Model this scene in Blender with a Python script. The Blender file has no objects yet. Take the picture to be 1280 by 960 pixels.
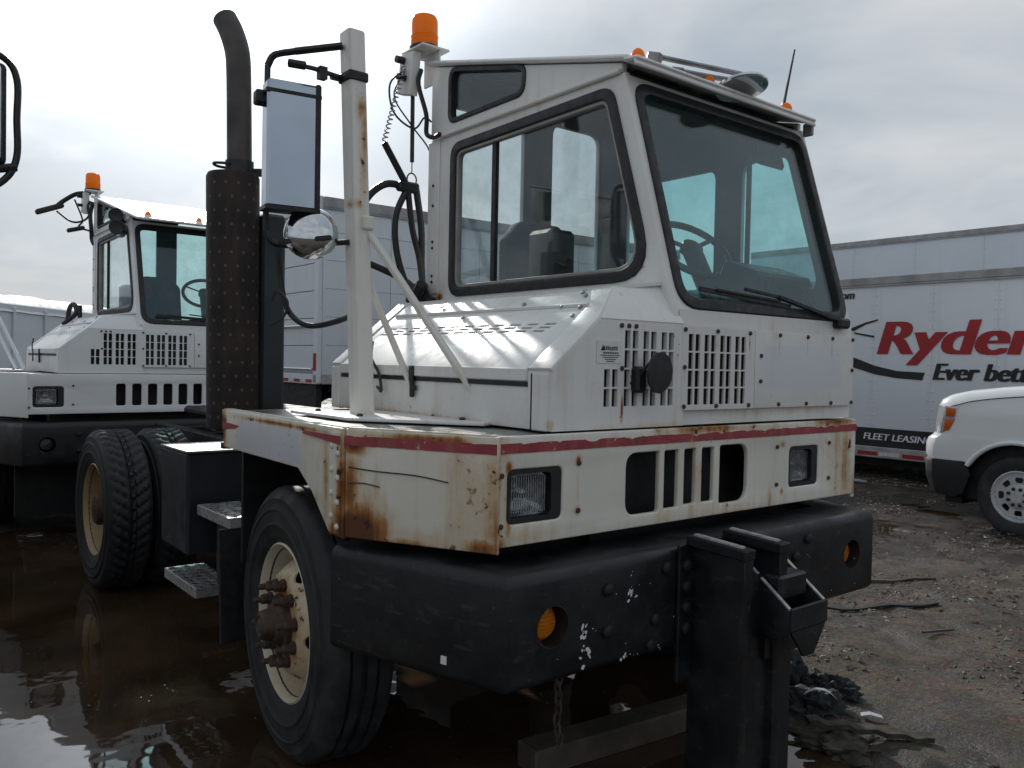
import bpy, bmesh, math, random
from mathutils import Vector, Matrix, noise
random.seed(7)
scene = bpy.context.scene
COL = scene.collection
V = Vector

# ---------------------------------------------------------------- camera
cam_d = bpy.data.cameras.new('camera'); cam = bpy.data.objects.new('camera', cam_d); COL.objects.link(cam)
cam_d.sensor_width = 36.0; cam_d.lens = 29.32; cam_d.clip_start = 0.05; cam_d.clip_end = 3000
right = V((0.62528468, 0.78013732, 0.02012067)); down = V((0.03216177, 0.0, -0.99948268)); fwd = V((-0.77973373, 0.62560832, -0.0250906))
CAMP = V((3.049, -2.436, 1.522))
m = Matrix((right, -down, -fwd)).transposed().to_4x4(); m.translation = CAMP
cam.matrix_world = m
scene.camera = cam

# ---------------------------------------------------------------- sky, sun, exposure
SUN = V((-0.960, 0.325, 0.525)).normalized()
world = bpy.data.worlds.new('World'); scene.world = world; world.use_nodes = True
nt = world.node_tree; nt.nodes.clear()
def wn(t, **k):
    n = nt.nodes.new(t)
    for a, b in k.items(): setattr(n, a, b)
    return n
def wl(a, b): nt.links.new(a, b)
out = wn('ShaderNodeOutputWorld')
sky = wn('ShaderNodeTexSky', sky_type='NISHITA', sun_disc=False)
sky.sun_elevation = math.asin(SUN.z); sky.sun_rotation = math.atan2(SUN.x, SUN.y); sky.air_density = 1.0; sky.dust_density = 1.5
bg1 = wn('ShaderNodeBackground'); bg1.inputs[1].default_value = 0.085; wl(sky.outputs[0], bg1.inputs[0])
tc = wn('ShaderNodeTexCoord')
sep = wn('ShaderNodeSeparateXYZ'); wl(tc.outputs['Generated'], sep.inputs[0])
zz = wn('ShaderNodeMath', operation='ABSOLUTE'); wl(sep.outputs[2], zz.inputs[0])
za = wn('ShaderNodeMath', operation='ADD'); za.inputs[1].default_value = 0.22; wl(zz.outputs[0], za.inputs[0])
zd = wn('ShaderNodeMath', operation='DIVIDE'); zd.inputs[0].default_value = 1.0; wl(za.outputs[0], zd.inputs[1])
pv = wn('ShaderNodeVectorMath', operation='SCALE'); wl(tc.outputs['Generated'], pv.inputs[0]); wl(zd.outputs[0], pv.inputs['Scale'])
n1 = wn('ShaderNodeTexNoise'); n1.inputs['Scale'].default_value = 1.25; n1.inputs['Detail'].default_value = 7; n1.inputs['Roughness'].default_value = 0.52; n1.inputs['Distortion'].default_value = 0.5
wl(pv.outputs[0], n1.inputs['Vector'])
cr = wn('ShaderNodeValToRGB'); cr.color_ramp.elements[0].position = 0.30; cr.color_ramp.elements[0].color = (0.37, 0.45, 0.53, 1)
cr.color_ramp.elements[1].position = 0.68; cr.color_ramp.elements[1].color = (0.72, 0.745, 0.775, 1)
wl(n1.outputs['Fac'], cr.inputs[0])
# the thin cloud is brightest where the sun stands behind it
dt = wn('ShaderNodeVectorMath', operation='DOT_PRODUCT'); dt.inputs[1].default_value = SUN; wl(tc.outputs['Generated'], dt.inputs[0])
mx = wn('ShaderNodeMath', operation='MAXIMUM'); mx.inputs[1].default_value = 0.0; wl(dt.outputs['Value'], mx.inputs[0])
pw = wn('ShaderNodeMath', operation='POWER'); pw.inputs[1].default_value = 46.0; wl(mx.outputs[0], pw.inputs[0])
pw2 = wn('ShaderNodeMath', operation='POWER'); pw2.inputs[1].default_value = 5.0; wl(mx.outputs[0], pw2.inputs[0])
g1 = wn('ShaderNodeMath', operation='MULTIPLY'); g1.inputs[1].default_value = 3.2; wl(pw.outputs[0], g1.inputs[0])
g2 = wn('ShaderNodeMath', operation='MULTIPLY_ADD'); g2.inputs[1].default_value = 0.10; wl(pw2.outputs[0], g2.inputs[0]); wl(g1.outputs[0], g2.inputs[2])
ga = wn('ShaderNodeMath', operation='ADD'); ga.inputs[1].default_value = 0.79; wl(g2.outputs[0], ga.inputs[0])
bg2 = wn('ShaderNodeBackground'); wl(cr.outputs[0], bg2.inputs[0]); wl(ga.outputs[0], bg2.inputs[1])
cm = wn('ShaderNodeMapRange'); cm.inputs['From Min'].default_value = 0.30; cm.inputs['From Max'].default_value = 0.50; cm.inputs['To Min'].default_value = 0.78; cm.inputs['To Max'].default_value = 0.97
wl(n1.outputs['Fac'], cm.inputs['Value'])
mixw = wn('ShaderNodeMixShader'); wl(cm.outputs[0], mixw.inputs[0]); wl(bg1.outputs[0], mixw.inputs[1]); wl(bg2.outputs[0], mixw.inputs[2]); wl(mixw.outputs[0], out.inputs[0])

sun_d = bpy.data.lights.new('sun', 'SUN'); sun_d.energy = 2.6; sun_d.angle = math.radians(1.2); sun_d.color = (1.0, 0.955, 0.89)
sun_o = bpy.data.objects.new('sun', sun_d); COL.objects.link(sun_o); sun_o.rotation_euler = SUN.to_track_quat('Z', 'Y').to_euler()
vs = scene.view_settings; vs.view_transform = 'Standard'; vs.look = 'None'; vs.gamma = 1; vs.use_curve_mapping = False; vs.exposure = 0.14
scene.render.engine = 'CYCLES'
scene.cycles.max_bounces = 8; scene.cycles.transparent_max_bounces = 16; scene.cycles.diffuse_bounces = 3; scene.cycles.glossy_bounces = 4

# ---------------------------------------------------------------- materials
class NT:
    def __init__(s, name):
        s.m = bpy.data.materials.new(name); s.m.use_nodes = True; s.t = s.m.node_tree; s.t.nodes.clear()
        s.o = s.n('ShaderNodeOutputMaterial'); s.tc = s.n('ShaderNodeTexCoord')
    def n(s, t, **k):
        x = s.t.nodes.new(t)
        for a, b in k.items(): setattr(x, a, b)
        return x
    def l(s, a, b): s.t.links.new(a, b)
    def val(s, sock, v):
        if hasattr(v, 'is_linked') or isinstance(v, bpy.types.NodeSocket): s.l(v, sock)
        else: sock.default_value = v
    def math(s, op, a, b=None, c=None, clamp=False):
        x = s.n('ShaderNodeMath', operation=op, use_clamp=clamp)
        s.val(x.inputs[0], a)
        if b is not None: s.val(x.inputs[1], b)
        if c is not None: s.val(x.inputs[2], c)
        return x.outputs[0]
    def coords(s, sc=(1, 1, 1), off=(0, 0, 0)):
        mp = s.n('ShaderNodeMapping'); mp.inputs['Scale'].default_value = sc; mp.inputs['Location'].default_value = off
        s.l(s.tc.outputs['Object'], mp.inputs[0]); return mp.outputs[0]
    def noise(s, scale, detail=4, rough=.55, sc=(1, 1, 1), off=(0, 0, 0), dist=0.0):
        x = s.n('ShaderNodeTexNoise'); x.inputs['Scale'].default_value = scale; x.inputs['Detail'].default_value = detail; x.inputs['Roughness'].default_value = rough; x.inputs['Distortion'].default_value = dist
        s.l(s.coords(sc, off), x.inputs['Vector']); return x.outputs['Fac']
    def ramp(s, f, a, b, lo=0., hi=1.):
        x = s.n('ShaderNodeMapRange', interpolation_type='SMOOTHSTEP'); s.val(x.inputs['Value'], f)
        x.inputs['From Min'].default_value = a; x.inputs['From Max'].default_value = b; x.inputs['To Min'].default_value = lo; x.inputs['To Max'].default_value = hi
        return x.outputs[0]
    def mix(s, f, a, b):
        x = s.n('ShaderNodeMix', data_type='RGBA'); s.val(x.inputs[0], f)
        for sk, v in ((x.inputs[6], a), (x.inputs[7], b)):
            if isinstance(v, tuple): sk.default_value = (*v[:3], 1)
            else: s.l(v, sk)
        return x.outputs[2]
    def bsdf(s, col, rough=.5, metal=0., spec=.5, bump=None, bs=.3, bd=.01, coat=0.):
        p = s.n('ShaderNodeBsdfPrincipled')
        if isinstance(col, tuple): p.inputs['Base Color'].default_value = (*col[:3], 1)
        else: s.l(col, p.inputs['Base Color'])
        s.val(p.inputs['Roughness'], rough); s.val(p.inputs['Metallic'], metal); s.val(p.inputs['Specular IOR Level'], spec); p.inputs['Coat Weight'].default_value = coat
        if bump is not None:
            b = s.n('ShaderNodeBump'); b.inputs['Strength'].default_value = bs; b.inputs['Distance'].default_value = bd; s.l(bump, b.inputs['Height']); s.l(b.outputs[0], p.inputs['Normal'])
        s.l(p.outputs[0], s.o.inputs[0]); return s.m

def m_plain(name, col, rough=.5, metal=0., var=.25, vs_=8., bump=.0, spec=.5, dirt=None):
    t = NT(name); f = t.noise(vs_, 5)
    d = tuple(c * (1 - var) for c in col)
    c = t.mix(t.ramp(f, .35, .65), d, col)
    if dirt: c = t.mix(t.ramp(t.noise(2.6, 6, .65, off=(3, 1, 7)), .48, .72, 0, .8), c, dirt)
    r = t.ramp(t.noise(vs_ * 2, 3, off=(5, 5, 5)), .3, .7, max(.02, rough - .1), min(1, rough + .12))
    return t.bsdf(c, r, metal, spec, t.noise(vs_ * 12, 3) if bump else None, bump, .004)

RUST_A, RUST_B, RUST_C = (.33, .135, .035), (.12, .045, .018), (.50, .31, .13)
def m_paint(name, base, rough=.42, dents=3.0, spots=(), grime=.35, streak=.25, chips=.5, patch=None, tan=(.50, .42, .29)):
    """old white paint: grime, run-down streaks, chips and rust around given places (x,y,z, rx,ry,rz, amount)"""
    t = NT(name)
    f1 = t.noise(1.7, 6, .6); f2 = t.noise(26, 4, .6); st = t.noise(1.0, 4, .6, sc=(24, 24, 1.1)); fs = t.noise(7, 6, .65)
    c = t.mix(t.ramp(f1, .35, .7, 0, grime), base, tuple(b * k for b, k in zip(base, (.72, .70, .66))))
    c = t.mix(t.ramp(st, .52, .80, 0, streak), c, tan)
    if patch:
        (px, py, pz), (rx, ry, rz), pc = patch
        vm = t.n('ShaderNodeVectorMath', operation='SUBTRACT'); t.l(t.tc.outputs['Object'], vm.inputs[0]); vm.inputs[1].default_value = (px, py, pz)
        v2 = t.n('ShaderNodeVectorMath', operation='MULTIPLY'); t.l(vm.outputs[0], v2.inputs[0]); v2.inputs[1].default_value = (1 / rx, 1 / ry, 1 / rz)
        sp = t.n('ShaderNodeSeparateXYZ'); t.l(v2.outputs[0], sp.inputs[0])
        q = t.math('MAXIMUM', t.math('ABSOLUTE', sp.outputs[0]), t.math('MAXIMUM', t.math('ABSOLUTE', sp.outputs[1]), t.math('ABSOLUTE', sp.outputs[2])))
        q = t.math('ADD', q, t.math('MULTIPLY', t.math('SUBTRACT', fs, .5), .35))
        c = t.mix(t.ramp(q, .85, 1.1, 1, 0), c, pc)
    mask = None; tmask = None
    for (x, y, z, rx, ry, rz, am) in spots:
        vm = t.n('ShaderNodeVectorMath', operation='SUBTRACT'); t.l(t.tc.outputs['Object'], vm.inputs[0]); vm.inputs[1].default_value = (x, y, z)
        v2 = t.n('ShaderNodeVectorMath', operation='MULTIPLY'); t.l(vm.outputs[0], v2.inputs[0]); v2.inputs[1].default_value = (1 / rx, 1 / ry, 1 / rz)
        le = t.n('ShaderNodeVectorMath', operation='LENGTH'); t.l(v2.outputs[0], le.inputs[0])
        a = t.math('MULTIPLY', t.ramp(le.outputs['Value'], 0, 1, 1, 0), am)
        mask = a if mask is None else t.math('MAXIMUM', mask, a)
    rough_o = t.ramp(fs, .3, .7, rough - .08, rough + .15)
    if mask is not None:
        mm = t.math('MULTIPLY_ADD', t.math('SUBTRACT', fs, .52), .70, mask)
        mm = t.math('MULTIPLY_ADD', t.math('SUBTRACT', st, .5), .70, mm)
        mm = t.math('MULTIPLY_ADD', t.math('SUBTRACT', f2, .5), .30, mm)
        c = t.mix(t.ramp(mm, .0, .55, 0, .62), c, RUST_C)
        c = t.mix(t.ramp(mm, .40, .74), c, RUST_A)
        c = t.mix(t.ramp(mm, .66, .92), c, RUST_B)
        pit = t.math('MULTIPLY', t.ramp(f2, .60, .66), t.ramp(mm, .30, .50))
        c = t.mix(pit, c, (.035, .018, .012))
        rough_o = t.math('ADD', rough_o, t.ramp(mm, .3, .6, 0, .35), clamp=True)
    if chips:
        ch = t.ramp(t.noise(38, 3, .5, off=(9, 2, 4)), .69, .72, 0, chips)
        ch = t.math('MULTIPLY', ch, t.ramp(t.noise(2.2, 3, off=(1, 8, 2)), .5, .62))
        c = t.mix(ch, c, (.07, .045, .035))
    dent = t.math('MULTIPLY_ADD', t.noise(2.4, 2, .4, off=(6, 3, 1)), dents, t.math('MULTIPLY', fs, .5))
    if mask is not None: dent = t.math('ADD', dent, t.math('MULTIPLY', t.math('MULTIPLY', f2, t.ramp(mm, .3, .6)), .8))
    return t.bsdf(c, rough_o, 0, .45, dent, .22, .010)

def m_glass(name, tint, refl=1.0):
    t = NT(name)
    tr = t.n('ShaderNodeBsdfTransparent'); gl = t.n('ShaderNodeBsdfGlossy'); gl.inputs['Roughness'].default_value = .02; gl.inputs[0].default_value = (.9, .95, 1, 1)
    dirt = t.n('ShaderNodeBsdfDiffuse'); dirt.inputs[0].default_value = (.45, .46, .45, 1)
    f = t.noise(3.5, 6, .65)
    c = t.mix(t.ramp(f, .4, .7), tint, tuple(k * .93 for k in tint)); t.l(c, tr.inputs[0])
    lw = t.n('ShaderNodeLayerWeight'); lw.inputs['Blend'].default_value = .5
    m1 = t.n('ShaderNodeMixShader'); t.l(t.math('MULTIPLY_ADD', t.math('POWER', lw.outputs['Facing'], 4.5), refl * .55, .045), m1.inputs[0]); t.l(tr.outputs[0], m1.inputs[1]); t.l(gl.outputs[0], m1.inputs[2])
    m2 = t.n('ShaderNodeMixShader'); t.l(t.ramp(t.noise(9, 6, .7, off=(4, 4, 1)), .5, .85, .015, .10), m2.inputs[0]); t.l(m1.outputs[0], m2.inputs[1]); t.l(dirt.outputs[0], m2.inputs[2])
    t.l(m2.outputs[0], t.o.inputs[0]); return t.m

def m_amber(name):
    t = NT(name)
    w = t.n('ShaderNodeTexWave'); w.bands_direction = 'Z'; w.inputs['Scale'].default_value = 28; t.l(t.coords(), w.inputs['Vector'])
    c = t.mix(w.outputs['Fac'], (.80, .22, .008), (.95, .40, .03))
    p = t.n('ShaderNodeBsdfPrincipled'); t.l(c, p.inputs['Base Color']); p.inputs['Roughness'].default_value = .18
    tr = t.n('ShaderNodeBsdfTranslucent'); tr.inputs[0].default_value = (1.0, .38, .015, 1)
    mx_ = t.n('ShaderNodeMixShader'); mx_.inputs[0].default_value = .55; t.l(p.outputs[0], mx_.inputs[1]); t.l(tr.outputs[0], mx_.inputs[2]); t.l(mx_.outputs[0], t.o.inputs[0]); return t.m

def m_muffler():
    t = NT('rusty_perforated_steel')
    g = t.n('ShaderNodeSeparateXYZ'); t.l(t.tc.outputs['Object'], g.inputs[0])
    ang = t.math('ARCTAN2', t.math('ADD', g.outputs[1], 1.10), t.math('ADD', g.outputs[0], .58))
    u = t.math('MULTIPLY', ang, 14 / (2 * math.pi)); v = t.math('MULTIPLY', g.outputs[2], 17.)
    row = t.math('FLOOR', v); u2 = t.math('ADD', u, t.math('MULTIPLY', t.math('MODULO', row, 2.), .5))
    fu = t.math('SUBTRACT', t.math('FRACT', u2), .5); fv = t.math('SUBTRACT', t.math('FRACT', v), .5)
    d = t.math('SQRT', t.math('ADD', t.math('MULTIPLY', fu, fu), t.math('MULTIPLY', fv, fv)))
    dot = t.ramp(d, .10, .15, 1, 0)
    f = t.noise(6, 6, .6); st = t.noise(1.2, 4, .6, sc=(18, 18, 1.2))
    c = t.mix(t.ramp(f, .35, .7), (.016, .0125, .0115), (.036, .025, .021)); c = t.mix(t.ramp(st, .5, .75, 0, .5), c, (.060, .036, .026)); c = t.mix(t.ramp(t.noise(1.1, 4, .6, sc=(.3, .3, 3)), .5, .7, 0, .5), c, (.010, .010, .011))
    c = t.mix(t.math('MULTIPLY', dot, .85), c, (.105, .090, .082))
    return t.bsdf(c, .62, .35, .4, dot, .5, .012)

def m_tread(name, base=(.018, .019, .021)):
    t = NT(name); f = t.noise(9, 6, .6)
    c = t.mix(t.ramp(f, .42, .72), base, tuple(b * 1.9 + .006 for b in base)); c = t.mix(t.ramp(t.noise(2.3, 5, off=(2, 2, 2)), .52, .75, 0, .55), c, (.048, .042, .036))
    return t.bsdf(c, t.ramp(f, .3, .7, .55, .8), 0, .4, t.noise(60, 3), .25, .004)

def m_diamond():
    t = NT('worn_tread_plate')
    ck = t.n('ShaderNodeTexVoronoi', distance='CHEBYCHEV'); ck.inputs['Scale'].default_value = 34; ck.inputs['Randomness'].default_value = .12
    mp = t.n('ShaderNodeMapping'); mp.inputs['Rotation'].default_value = (0, 0, math.radians(45)); mp.inputs['Scale'].default_value = (1, .55, 1); t.l(t.tc.outputs['Object'], mp.inputs[0]); t.l(mp.outputs[0], ck.inputs['Vector'])
    b = t.ramp(ck.outputs['Distance'], .12, .3, 1, 0); f = t.noise(4, 6, .65)
    c = t.mix(t.ramp(f, .4, .66), (.16, .155, .15), (.42, .41, .39)); c = t.mix(t.ramp(t.noise(5, 6, .7, off=(7, 7, 0)), .52, .7, 0, .8), c, (.13, .08, .05))
    return t.bsdf(c, t.ramp(f, .3, .7, .28, .5), .35, .5, b, .6, .004)

def m_trailer(name, base, off=0.):
    t = NT(name); f = t.noise(.55, 5, .6, off=(off, 0, 0)); st = t.noise(.9, 5, .6, sc=(9, 9, .5), off=(off, 2, 0))
    c = t.mix(t.ramp(f, .35, .7, 0, .5), base, tuple(b * .86 for b in base)); c = t.mix(t.ramp(st, .5, .8, 0, .35), c, (.40, .39, .36))
    c = t.mix(t.ramp(t.noise(14, 3, .5, off=(off, 5, 2)), .72, .76, 0, .4), c, (.2, .19, .18))
    return t.bsdf(c, .42, 0, .5, t.noise(2.2, 2, .4), .25, .02)

def m_ground():
    t = NT('wet_gravel_mud')
    n_a = t.noise(.45, 6, .6); n_b = t.noise(3.2, 7, .68); n_c = t.noise(38, 5, .7); n_d = t.noise(130, 3, .6)
    vo = t.n('ShaderNodeTexVoronoi'); vo.inputs['Scale'].default_value = 55; t.l(t.coords(), vo.inputs['Vector'])
    c = t.mix(t.ramp(n_b, .35, .68), (.032, .023, .0165), (.105, .080, .060))
    c = t.mix(t.ramp(n_c, .5, .70, 0, .6), c, (.165, .130, .102))
    c = t.mix(t.ramp(n_c, .46, .30, 0, .75), c, (.020, .016, .014))
    mr = t.n('ShaderNodeMapping'); mr.inputs['Rotation'].default_value = (0, 0, math.radians(35)); mr.inputs['Scale'].default_value = (.45, 3.2, 1); t.l(t.tc.outputs['Object'], mr.inputs[0])
    rn = t.n('ShaderNodeTexNoise'); rn.inputs['Scale'].default_value = 1.1; rn.inputs['Detail'].default_value = 6; rn.inputs['Roughness'].default_value = .62; rn.inputs['Distortion'].default_value = .6; t.l(mr.outputs[0], rn.inputs['Vector'])
    rut = t.ramp(rn.outputs['Fac'], .50, .62)
    c = t.mix(t.math('MULTIPLY', rut, .80), c, (.026, .0185, .0135))
    c = t.mix(t.ramp(n_d, .58, .68, 0, .55), c, (.215, .180, .150)); c = t.mix(t.ramp(n_d, .42, .32, 0, .6), c, (.016, .012, .010))
    sc_ = t.n('ShaderNodeMix', data_type='RGBA'); sc_.blend_type = 'OVERLAY'; sc_.inputs[0].default_value = .35; t.l(c, sc_.inputs[6]); t.l(vo.outputs['Color'], sc_.inputs[7])
    vs2 = t.n('ShaderNodeVectorMath', operation='SUBTRACT'); t.l(t.tc.outputs['Object'], vs2.inputs[0]); vs2.inputs[1].default_value = (-1.4, 5.2, 0)
    vm2 = t.n('ShaderNodeVectorMath', operation='MULTIPLY'); t.l(vs2.outputs[0], vm2.inputs[0]); vm2.inputs[1].default_value = (.55, .42, 0)
    le2 = t.n('ShaderNodeVectorMath', operation='LENGTH'); t.l(vm2.outputs[0], le2.inputs[0])
    wet = t.ramp(t.math('ADD', t.math('ADD', n_a, t.math('MULTIPLY', n_b, .55)), t.ramp(le2.outputs['Value'], .5, 1.3, -.30, .0)), .60, .78, 1, 0)
    hs = t.n('ShaderNodeHueSaturation'); hs.inputs['Saturation'].default_value = .95; t.l(sc_.outputs[2], hs.inputs['Color'])
    c = t.mix(t.math('MULTIPLY', wet, .55), hs.outputs[0], (.024, .020, .018))
    r = t.math('SUBTRACT', .88, t.math('MAXIMUM', t.math('MULTIPLY', wet, .66), t.math('MULTIPLY', rut, .38)))
    h = t.math('ADD', t.math('MULTIPLY', t.math('SUBTRACT', n_b, t.math('MULTIPLY', rut, .35)), .5), t.math('ADD', t.math('MULTIPLY', n_c, .28), t.math('MULTIPLY', n_d, .12)))
    return t.bsdf(c, r, 0, .4, h, .9, .06)

def m_water():
    t = NT('murky_water'); f = t.noise(2.0, 3, .5); rp = t.noise(5.5, 2, .4); rp2 = t.noise(1.7, 3, .5, off=(3, 3, 0)); sc = t.noise(3.1, 7, .7, dist=1.2, off=(1, 4, 0)); fl = t.noise(46, 3, .6)
    c = t.mix(t.ramp(f, .35, .7), (.034, .021, .012), (.066, .040, .023))
    scum = t.math('MULTIPLY', t.ramp(sc, .56, .68), t.ramp(rp2, .42, .6)); bits = t.math('MULTIPLY', t.ramp(fl, .69, .72), t.ramp(sc, .45, .6))
    c = t.mix(t.math('MULTIPLY', scum, .35), c, (.07, .052, .038)); c = t.mix(bits, c, (.16, .14, .11))
    r = t.math('ADD', t.ramp(scum, 0, 1, .03, .16), t.math('MULTIPLY', bits, .5))
    return t.bsdf(c, r, 0, .55, t.math('ADD', rp, t.math('MULTIPLY', bits, .4)), .16, .014)

WHITE = (.74, .735, .71)
M = {}
front_spots = [(1.13, .1, 1.0, .06, 1.0, .05, .30), (1.13, -.95, 1.12, .06, .14, .5, .34), (1.13, .95, 1.12, .06, .22, .6, .36), (1.13, .1, 1.285, .06, 1.1, .03, .42), (1.13, -.95, .96, .10, .10, .10, 1.0), (1.13, -.95, 1.1, .05, .05, .30, .45), (1.13, -.90, 1.21, .03, .03, .05, .8), (1.13, -.90, 1.05, .03, .025, .16, .6), (1.13, -.62, 1.22, .04, .03, .035, .85), (1.13, -.62, 1.06, .03, .03, .03, .7),
    (1.13, .98, 1.1, .06, .10, .5, .55), (1.13, 1.06, 1.0, .05, .06, .2, .7), (1.13, .05, 1.30, .1, .55, .05, .75), (1.13, .9, 1.31, .1, .4, .06, .8), (1.13, -.03, 1.13, .03, .26, .28, .34), (1.13, -.85, 1.0, .05, .3, .06, .35),
    (1.13, .42, 1.0, .05, .03, .1, .6), (1.13, .2, .97, .05, .5, .03, .6), (1.13, .5, 1.22, .04, .04, .03, .7), (1.13, .82, 1.22, .03, .02, .03, .6), (1.13, .5, 1.03, .03, .025, .03, .7), (1.13, -.62, 1.13, .03, .02, .1, .35)]
side_spots = [(.9, -1.07, .97, .5, .3, .09, .42), (.90, -1.07, 1.12, .30, .2, .4, .10), (1.05, -1.0, 1.1, .16, .16, .5, .36), (.5, -1.2, 1.2, .3, .05, .2, .16), (.72, -1.17, .97, .24, .2, .22, 1.12), (.69, -1.19, 1.1, .08, .08, .35, .75), (.66, -1.2, 1.1, .05, .05, .4, .8), (.70, -1.18, 1.25, .1, .1, .06, .95), (.85, -1.1, .96, .35, .2, .05, .75), (1.13, -.95, 1.1, .12, .12, .4, .62), (.9, -1.07, 1.285, .5, .3, .035, .8), (1.1, -.97, .97, .14, .14, .07, .9),
    (-.40, -1.2, 1.22, .07, .1, .16, .95), (.45, -1.2, 1.05, .3, .1, .07, .35), (.55, -1.2, 1.1, .04, .05, .3, .6), (.2, -1.2, 1.285, .8, .05, .018, .75), (.62, -1.2, .97, .1, .05, .08, .9), (.78, -1.15, 1.12, .03, .03, .2, .5)]
hood_spots = [(1.1, -.40, 1.38, .03, .014, .09, .95), (1.1, -.715, 1.33, .05, .02, .03, .5), (.1, -.715, 1.31, 1.4, .03, .03, .55), (-.3, -.40, 1.72, .2, .06, .06, .4), (1.1, -.3, 1.31, .05, .5, .03, .4)]
cab_spots = [(1.1, .5, 1.35, .05, 1.0, .03, .35), (-.42, -.12, 1.84, .05, .05, .05, .9), (1.1, .35, 1.68, .02, .015, .1, .3), (1.1, .55, 1.6, .03, .012, .12, .25)]
M['front'] = m_paint('white_paint_front_panel', (.755, .73, .66), spots=front_spots, streak=.55, grime=.45)
M['side'] = m_paint('white_paint_fender', (.755, .72, .63), spots=side_spots, streak=.50, grime=.4, patch=((.06, -1.21, 1.215), (.30, .2, .062), (.60, .61, .64)))
M['hood'] = m_paint('white_paint_hood', (.76, .76, .74), rough=.30, dents=.6, spots=hood_spots, streak=.22, grime=.42, chips=.8)
M['cab'] = m_paint('white_paint_cab', (.76, .755, .73), rough=.36, spots=cab_spots, streak=.24, grime=.42, chips=.35)
M['panel'] = m_paint('white_paint_bolted_panel', (.74, .735, .71), spots=[(1.1, .5, 1.36, .05, .5, .02, .3)] + [(1.1, y, 1.61, .04, .010, .075, .42) for y in (.10, .30, .50, .70, .89, 1.05)] + [(1.1, -.085, 1.5, .04, .012, .1, .35)], streak=.30, grime=.4, patch=((1.11, .68, 1.53), (.1, .30, .09), (.66, .67, .70)))
M['post'] = m_paint('white_paint_post', (.73, .71, .66), spots=[(.27, -.925, 2.34, .05, .035, .42, .72), (.25, -.93, 2.45, .06, .06, .10, .7), (.24, -.95, 2.1, .06, .05, .04, .9), (.24, -.91, 1.29, .12, .12, .05, .9)], chips=.9, streak=.3)
M['clean'] = m_paint('white_paint_second_tractor', (.76, .77, .78), rough=.35, grime=.25, streak=.12, chips=.25)
def m_bumper():
    t = NT('scuffed_black_bumper'); f = t.noise(5, 6, .62); lg = t.noise(1.3, 5, .6, off=(2, 0, 5)); sc = t.noise(1., 5, .65, sc=(9, 9, 42)); fine = t.noise(70, 3, .6)
    c = t.mix(t.ramp(f, .35, .7), (.005, .0058, .007), (.012, .0128, .0145)); c = t.mix(t.ramp(lg, .48, .72, 0, .7), c, (.024, .022, .019))
    c = t.mix(t.math('MULTIPLY', t.ramp(sc, .58, .70), t.ramp(lg, .35, .6, .15, .6)), c, (.060, .060, .062))
    c = t.mix(t.math('MULTIPLY', t.ramp(fine, .66, .72), t.ramp(f, .48, .6, 0, .7)), c, (.11, .105, .10))
    c = t.mix(t.math('MULTIPLY', t.ramp(t.noise(16, 5, .65, off=(4, 4, 4)), .58, .68), t.ramp(lg, .42, .6, 0, .8)), c, (.050, .030, .020))
    h = t.math('ADD', t.math('MULTIPLY', f, .6), t.math('MULTIPLY', fine, .12))
    return t.bsdf(c, t.ramp(f, .3, .7, .30, .62), 0, .5, h, .35, .010)
M['black'] = m_bumper()
M['blackmetal'] = m_plain('black_chassis_steel', (.006, .0065, .0075), .6, 0, .4, 6, .2, dirt=(.013, .011, .009))
M['rubber'] = m_plain('black_rubber_seal', (.014, .0145, .016), .5, 0, .3, 14, .08)
M['hose'] = m_plain('black_hose_rubber', (.012, .012, .013), .42, 0, .3, 14)
M['tyre'] = m_tread('tyre_rubber')
M['rim'] = m_paint('cream_wheel_paint', (.62, .56, .44), spots=[(0, .0, 0, .37, .5, .37, .88), (0, 0, -.27, .2, .3, .07, .35)], streak=.2, chips=.6)
M['rimrust'] = m_paint('rusty_tan_wheel', (.46, .33, .17), spots=[(0, 0, 0, .35, .35, .35, .35)], streak=.3, chips=1)
M['hub'] = m_plain('rusty_hub_iron', (.085, .062, .050), .65, .3, .5, 20, .3, dirt=(.10, .05, .028))
M['hubcap'] = m_plain('dull_pink_hub_cap', (.17, .10, .09), .6, .2, .4, 20)
M['steel'] = m_plain('dull_zinc_steel', (.36, .36, .36), .38, .8, .3, 12)
M['mirrorback'] = m_plain('sky_tinted_mirror_back', (.36, .41, .48), .10, 1., .08, 3)  # blue-grey of the reflected sky is put into the metal colour
M['bright'] = m_plain('polished_stainless', (.62, .64, .66), .08, 1., .05, 3)
M['alu'] = m_plain('grip_step_aluminium', (.72, .73, .74), .28, .8, .12, 14, .05)
M['muffler'] = m_muffler()
M['stackpipe'] = m_plain('sooty_exhaust_pipe', (.085, .076, .072), .5, .5, .45, 5, .1, dirt=(.05, .034, .028))
M['darkbox'] = m_plain('dark_blue_black_steel', (.022, .028, .034), .4, .3, .3, 4)
M['deck'] = m_diamond()
M['glass'] = m_glass('tinted_cab_glass', (.79, .95, .945))
M['glassclear'] = m_glass('side_window_glass', (.93, .965, .96))
M['amber'] = m_amber('amber_lens')
M['lensglass'] = m_glass('ribbed_lamp_glass', (.84, .85, .85), 1.4)
M['greylens'] = m_plain('dark_grey_lamp_lens', (.055, .056, .056), .3, 0, .3, 20)  # even dark grey lens, used instead of amber on the cleaner tractors
M['lens'] = m_plain('ribbed_headlamp_lens', (.42, .43, .44), .09, .55, .5, 30, .35)
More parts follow.
